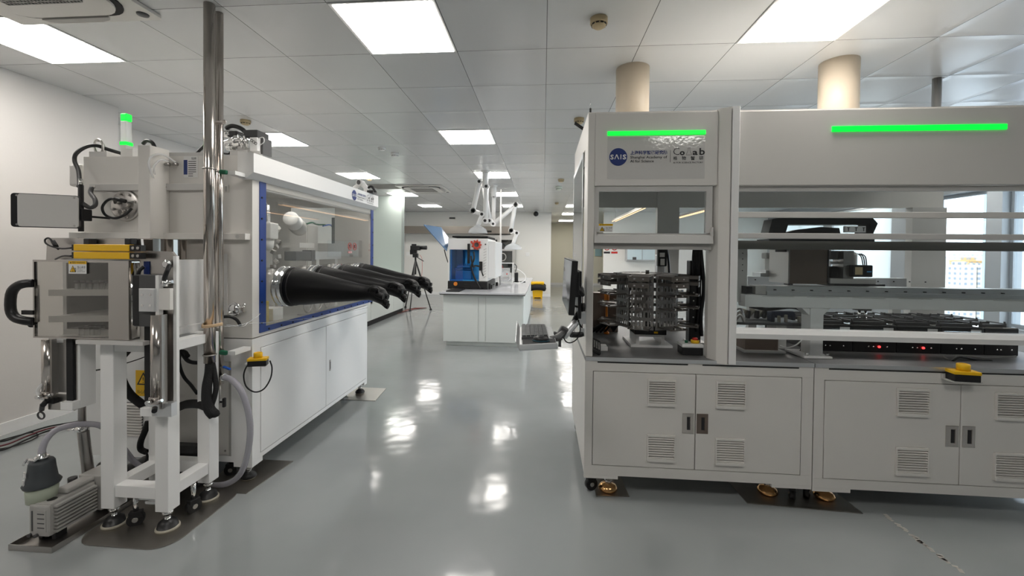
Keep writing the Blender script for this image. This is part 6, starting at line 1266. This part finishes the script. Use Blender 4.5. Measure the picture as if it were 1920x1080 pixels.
MB().box(X(964), YT+.1, .8205, X(971), YT+.2, Z(511), bev=.015).tube([(X(966), YT+.1, Z(510)), (X(968), YT+.1, Z(500)), (X(964), YT+.12, Z(495))], .008).out('black_clamp_device', BLACK, label='black clamp device beside the white frame rig', cat='lab device')
for px in (968, 980): p_ = P(px, 524, y=8.6); MB().obox((p_.x, 8.6, .832), (.11, .05, .02), (0, 0, .3), 0, .005).out('black_tool', BLACK, label='black hand tool lying %s on the bench' % ('nearer the white rig' if px == 968 else 'by the right edge'), cat='tool')
q = MB().lathe((X(934), YT+.0, Z(488)), [(.03, -.10), (.05, -.06), (.05, .0), (.03, .04), (.016, .07)]); q.out('round_flask', CLEARP, parent=Fr)
r_ = MB().torus((X(941), YT+.1, Z(482)), (.3, 1, 0), .075, .010).out('grey_hose_ring', MIDG, parent=Fr)
pp = P(939, 400, y=8.0); MB().cyl((pp.x, 8.0, .8205), (pp.x, 8.0, P(940, 355, y=8.0).z), .016).out('bench_service_pole', GREYP, label='slim grey service pole rising from the bench to near the ceiling', cat='pole')
# fume extraction arms
def seg(q, a, b, r, m=0): return q.cyl(a, b, r, m=m)
def fume(y, mount, links, hood, r, lb):
    t = thing('fume_extraction_arm', lb, 'extraction arm', P(*mount[0], y=y), 'jointed fume extraction arms')
    a, b = P(*mount[0], y=y), P(*mount[1], y=y); a.z = CEIL
    MB().cyl((a.x, y, CEIL), (a.x, y, b.z), r*1.25).cyl((a.x, y, CEIL-.02), (a.x, y, CEIL), r*1.8).out('ceiling_column', WHITE2, parent=t)
    q = MB(); js = []
    for k, (p0, p1, o) in enumerate(links):
        u, v = P(*p0, y=y+o), P(*p1, y=y+o); q.cyl(u, v, r)
        for w_ in (u, v): q.cyl(w_+Vector((0, -r*1.15, 0)), w_+Vector((0, r*1.15, 0)), r*1.2); js.append(w_)
    q.out('arm_tube', WHITE2, parent=t); [MB().cyl(w_+Vector((0, -r*1.25, 0)), w_+Vector((0, -r*1.14, 0)), r*.62).out('joint_knob', BLACK, parent=t) for w_ in js]
    h0, hb = P(*hood[0], y=y), P(*hood[1], y=y); R = hood[2]
    MB().tube([P(*links[-1][1], y=y), (P(*links[-1][1], y=y)+h0)/2, h0], r*.9, sub=2).out('hood_neck', WHITE2, parent=t)
    MB().lathe(h0, [(r*.9, .02), (r*1.2, 0), (R*.55, -.015), (R*.85, -.05), (R, -.10), (R*1.02, -.115), (R, -.12)], seg=32).out('clear_hood', mat('clear_hood_plastic', (.75, .78, .80), .15, alpha=.5, noise=0), parent=t)
fume(7.0, ((910, 320), (910, 352)), (((912, 350), (910, 414), 0), ((918, 414), (906, 342), .14), ((899, 341), (887, 395), .0), ((888, 396), (904, 402), 0)), ((896, 424), (896, 445), .16), .040, 'left white jointed fume extraction arm hanging over the analyser')
fume(8.5, ((926, 340), (926, 368)), (((926, 368), (925, 418), .1), ((925, 420), (968, 384), 0), ((966, 384), (958, 432), 0), ((959, 433), (969, 437), 0)), ((962, 457), (962, 470), .18), .042, 'right white jointed fume extraction arm reaching toward the wall')

# ================================================================ FAR END: partition, hood, tripods, bin
Cn = thing('glass_partition_cabinet', 'tall frosted green glass partition with a low cabinet behind the glovebox', 'cabinet', (-3.7, 8.6, 0))
px0 = -3.30
MB().box(-4.0, 7.2, .0, px0, 9.79, .86).out('cabinet_base', BENCHW, parent=Cn)
MB().box(-4.58, 9.80, .0, px0-.035, 9.84, CEIL-.03).out('glass_front', FROST, parent=Cn); MB().box(px0-.035, 9.79, .0, px0+.012, 9.86, CEIL-.02).out('glass_edge', mat('grey_green_trim', (.34, .38, .36), .4), parent=Cn)
for a, b in ((7.22, 7.9), (7.91, 9.15), (9.16, 9.79)): MB().box(px0, a, .10, px0+.012, b, .85).out('base_door', BENCHW, parent=Cn)
MB().box(px0-.01, 7.2, 0, px0+.004, 9.8, .09).out('plinth', DARK, parent=Cn)
yw = YB-.02
p = lambda x, y: P(x, y, y=yw)
Hd = thing('canopy_hood', 'long stainless steel canopy hood along the far wall', 'hood', ((p(763, 430).x+p(958, 430).x)/2, YB-.3, p(760, 438).z))
MB().box(p(765, 430).x, 13.45, p(860, 439).z, p(958, 430).x, YB-.001, p(860, 426).z).out('hood_canopy', mat('hood_steel', (.30, .27, .24), .34, .9), parent=Hd)
x0 = P(905, 450, y=13.4).x; x1 = P(966, 450, y=13.4).x
Dr = thing('glazed_cupboard', 'grey framed glazed cupboard against the far wall behind the bench', 'cupboard', ((x0+x1)/2, 13.5, 0))
zt = P(930, 440, y=13.3).z
q = MB().box(x0, 13.3, 0, x0+.08, YB-.03, zt-.02).box(x1-.08, 13.3, 0, x1, YB-.03, zt-.02).box(x0, 13.3, zt-.16, x1, YB-.03, zt-.02).box(x0, 13.3, 0, x1, YB-.03, .8).box((x0+x1)/2-.04, 13.3, .8, (x0+x1)/2+.04, 13.36, zt-.02).box(x0, 13.3, 1.48, x1, 13.34, 1.54)
q.out('cupboard_frame', MIDG, parent=Dr); MB().box(x0+.08, 13.9, .8, x1-.08, 13.92, zt-.16).out('cupboard_back', mat('grey_cupboard_back', (.45, .45, .44), .5), parent=Dr); MB().box(x0+.08, 13.32, .8, x1-.08, 13.325, zt-.16).out('cupboard_pane', GLASST, parent=Dr)
for (px, py, lb) in ((848, 409, 'small black sensor high on the far wall left of centre'), (916, 434, 'small black fitting on the canopy hood')): c = P(px, py, y=13.94 if px < 900 else 13.44); MB().box(c.x-.10, c.y-.03, c.z-.025, c.x+.10, c.y+(.009 if px < 900 else .009), c.z+.025, bev=.01).out('wall_sensor', BLACK, label=lb, cat='sensor')
c = P(1005, 401, y=13.8); t = thing('dome_camera', 'white dome camera with black lens at the top of the far wall', 'camera', (c.x, 13.85, c.z-.1))
MB().box(c.x-.08, 13.78, c.z+.04, c.x+.08, 13.949, c.z+.10, bev=.01).out('camera_mount', WHITE2, parent=t); MB().ball((c.x, 13.80, c.z), .085).out('camera_dome', BLACK, parent=t)
for px in (989, 765): c = P(px, 477 if px > 900 else 476, y=13.94); MB().box(c.x-.06, 13.93, c.z-.06, c.x+.06, 13.949, c.z+.06, bev=.004).out('wall_switch', WHITE2, label='white switch plate on the far wall %s' % ('right of the fume arms' if px > 900 else 'beside the cabinet edge'), cat='switch')
# waste bin
bp_ = P(1007, 556, z=0); bx, by = -.16, 13.35
Wb = thing('waste_bin', 'yellow waste bin with a black liner folded over its rim', 'bin', (bx, by, 0))
w0, w1 = .17, .20
MB().loft([[Vector((bx+sx*w, by+sy*w*.9, z)) for sx, sy in ((-1, -1), (1, -1), (1, 1), (-1, 1))] for w, z in ((.14, .001), (.18, .50))], 0, True, False).box(bx-.10, by-.165, .03, bx+.10, by-.13, .06, 0).out('bin_body', YELL, parent=Wb)
MB().box(bx-.10, by-.185, .03, bx+.10, by-.164, .055).out('bin_pedal', BLACK, parent=Wb)
q = MB(); rg = []
for z, w in ((.30, .20), (.26, .235), (.33, .26), (.40, .255), (.44, .22)):
    rg.append([Vector((bx+math.copysign(abs(math.cos(a))**.6, math.cos(a))*w*(1+.06*math.sin(5*a+z*30)), by+math.copysign(abs(math.sin(a))**.6, math.sin(a))*w*.9, z+.02*math.sin(3*a))) for a in [i*2*math.pi/28 for i in range(28)]])
q.loft(rg, 0, True, True); q.out('bin_liner', BLACKM, parent=Wb)
MB().box(bx-.22, by-.19, .45, bx+.20, by+.19, .53, bev=.03).out('bin_lid', YELL, parent=Wb)
# tripod with video camera
tx, ty = P(779, 500, y=10.3).x, 10.3
Tp = thing('camera_tripod', 'black tall tripod standing in front of the far wall', 'tripod', (tx, ty, 0))
zs = P(779, 488, y=ty).z; zf = .03
for k, (ex, ey) in enumerate(((.42, -.10), (-.33, .25), (-.02, -.35))):
    f = Vector((tx+ex, ty+ey, .02)); a = Vector((tx, ty, zs)); m_ = a.lerp(f, .55)
    MB().cyl(a, m_, .020).cyl(m_, f, .014).lathe(f, [(.03, -.019), (.03, .0), (.015, .02)]).out('tripod_leg', BLACK if k != 2 else DGREY, parent=Tp)
MB().cyl((tx, ty, zs-.35), (tx, ty, zs+.10), .022).obox((tx, ty, zs+.12), (.12, .12, .10), (0, 0, 0), 0, .01).cyl((tx+.03, ty, zs+.08), (tx+.22, ty-.05, zs-.02), .010).out('tripod_head', BLACK, parent=Tp)
q = MB().tube([(tx+.10, ty, zs+.14), (tx+.16, ty, zs+.05), (tx+.17, ty, zs-.2), (tx+.15, ty, zs-.5)], .004); q.out('red_lead', RED, parent=Tp)
cz_ = P(780, 465, y=ty).z; Vc = thing('video_camera', 'black video camera mounted on the tripod', 'camera', (tx, ty, cz_-.06))
MB().box(tx-.12, ty-.06, cz_-.06, tx+.12, ty+.06, cz_+.06, bev=.015).box(tx-.13, ty-.05, cz_-.16, tx-.04, ty+.05, cz_-.04, bev=.01).box(tx-.03, ty-.04, zs+.17, tx+.03, ty+.04, cz_-.05).out('camera_body', BLACK, parent=Vc)
MB().cyl((tx+.12, ty, cz_+.01), (tx+.28, ty, cz_+.01), .045, .05).out('camera_lens', BLACK, parent=Vc); MB().box(tx-.10, ty-.02, cz_+.06, tx+.02, ty+.02, cz_+.10, bev=.008).out('camera_handle', BLACK, parent=Vc)
tx2 = P(753, 600, y=8.6)
for k in range(3): MB().tube([P(735-k*3, 588+k, z=.012), P(755, 582+k*2, z=.012), P(775, 578+k, z=.012), P(800, 577, z=.012)], .006).out('floor_lead', mat('dull_red_lead', (.30, .03, .02), .5) if k == 1 else mat('dark_maroon_lead', (.10, .01, .01), .5), label='%s cable on the floor by the tripod feet' % ('upper dark', 'middle red', 'lower dark')[k], cat='cable', group='cables by the tripod')
# far wall behind the enclosure: whiteboard, posters
c0_, c1_ = P(1172, 488, y=13.9), P(1238, 455, y=13.9)
t = thing('wall_cupboard', 'pale blue two-door wall cupboard seen through the carousel bay', 'cupboard', ((c0_.x+c1_.x)/2, 13.9, c0_.z))
MB().box(c0_.x, 13.7, c0_.z, c1_.x, 13.949, c1_.z).out('cupboard_body', mat('grey_edge', (.5, .52, .53), .4), parent=t)
xm_ = P(1204, 470, y=13.7).x
for a, b in ((c0_.x+.03, xm_-.01), (xm_+.01, c1_.x-.03)): MB().box(a, 13.685, c0_.z+.03, b, 13.7, c1_.z-.03).out('cupboard_door', mat('pale_blue_gloss', (.62, .74, .78), .3), parent=t)
MB().box(P(1186, 486, y=13.68).x, 13.67, P(1186, 487, y=13.68).z, P(1193, 486, y=13.68).x, 13.685, P(1186, 482, y=13.68).z).out('cupboard_tag', DGREY, parent=t)
for k, px in enumerate((1138, 1152)):
    c = P(px, 466, y=13.94); q = MB().torus((c.x, 13.94, c.z+.03), (0, 1, 0), .08, .012, seg=28, sg=4).box(c.x-.01, 13.94, c.z-.02, c.x+.01, 13.945, c.z+.08, 1).box(c.x-.10, 13.938, c.z-.16, c.x+.10, 13.945, c.z-.10, 0 if k else 1)
    q.out('wall_notice', [RED, INK], label='round red prohibition notice on the far wall, %s of two' % ('right' if k else 'left'), cat='sign')
c = P(1122, 474, y=19.28); MB().box(c.x-.15, 19.24, c.z-.15, c.x+.15, 19.299, c.z+.25, bev=.02).out('blue_dispenser', mat('pale_teal_plastic', (.35, .55, .60), .4), label='pale teal dispenser on the far wall seen past the enclosure post', cat='dispenser')
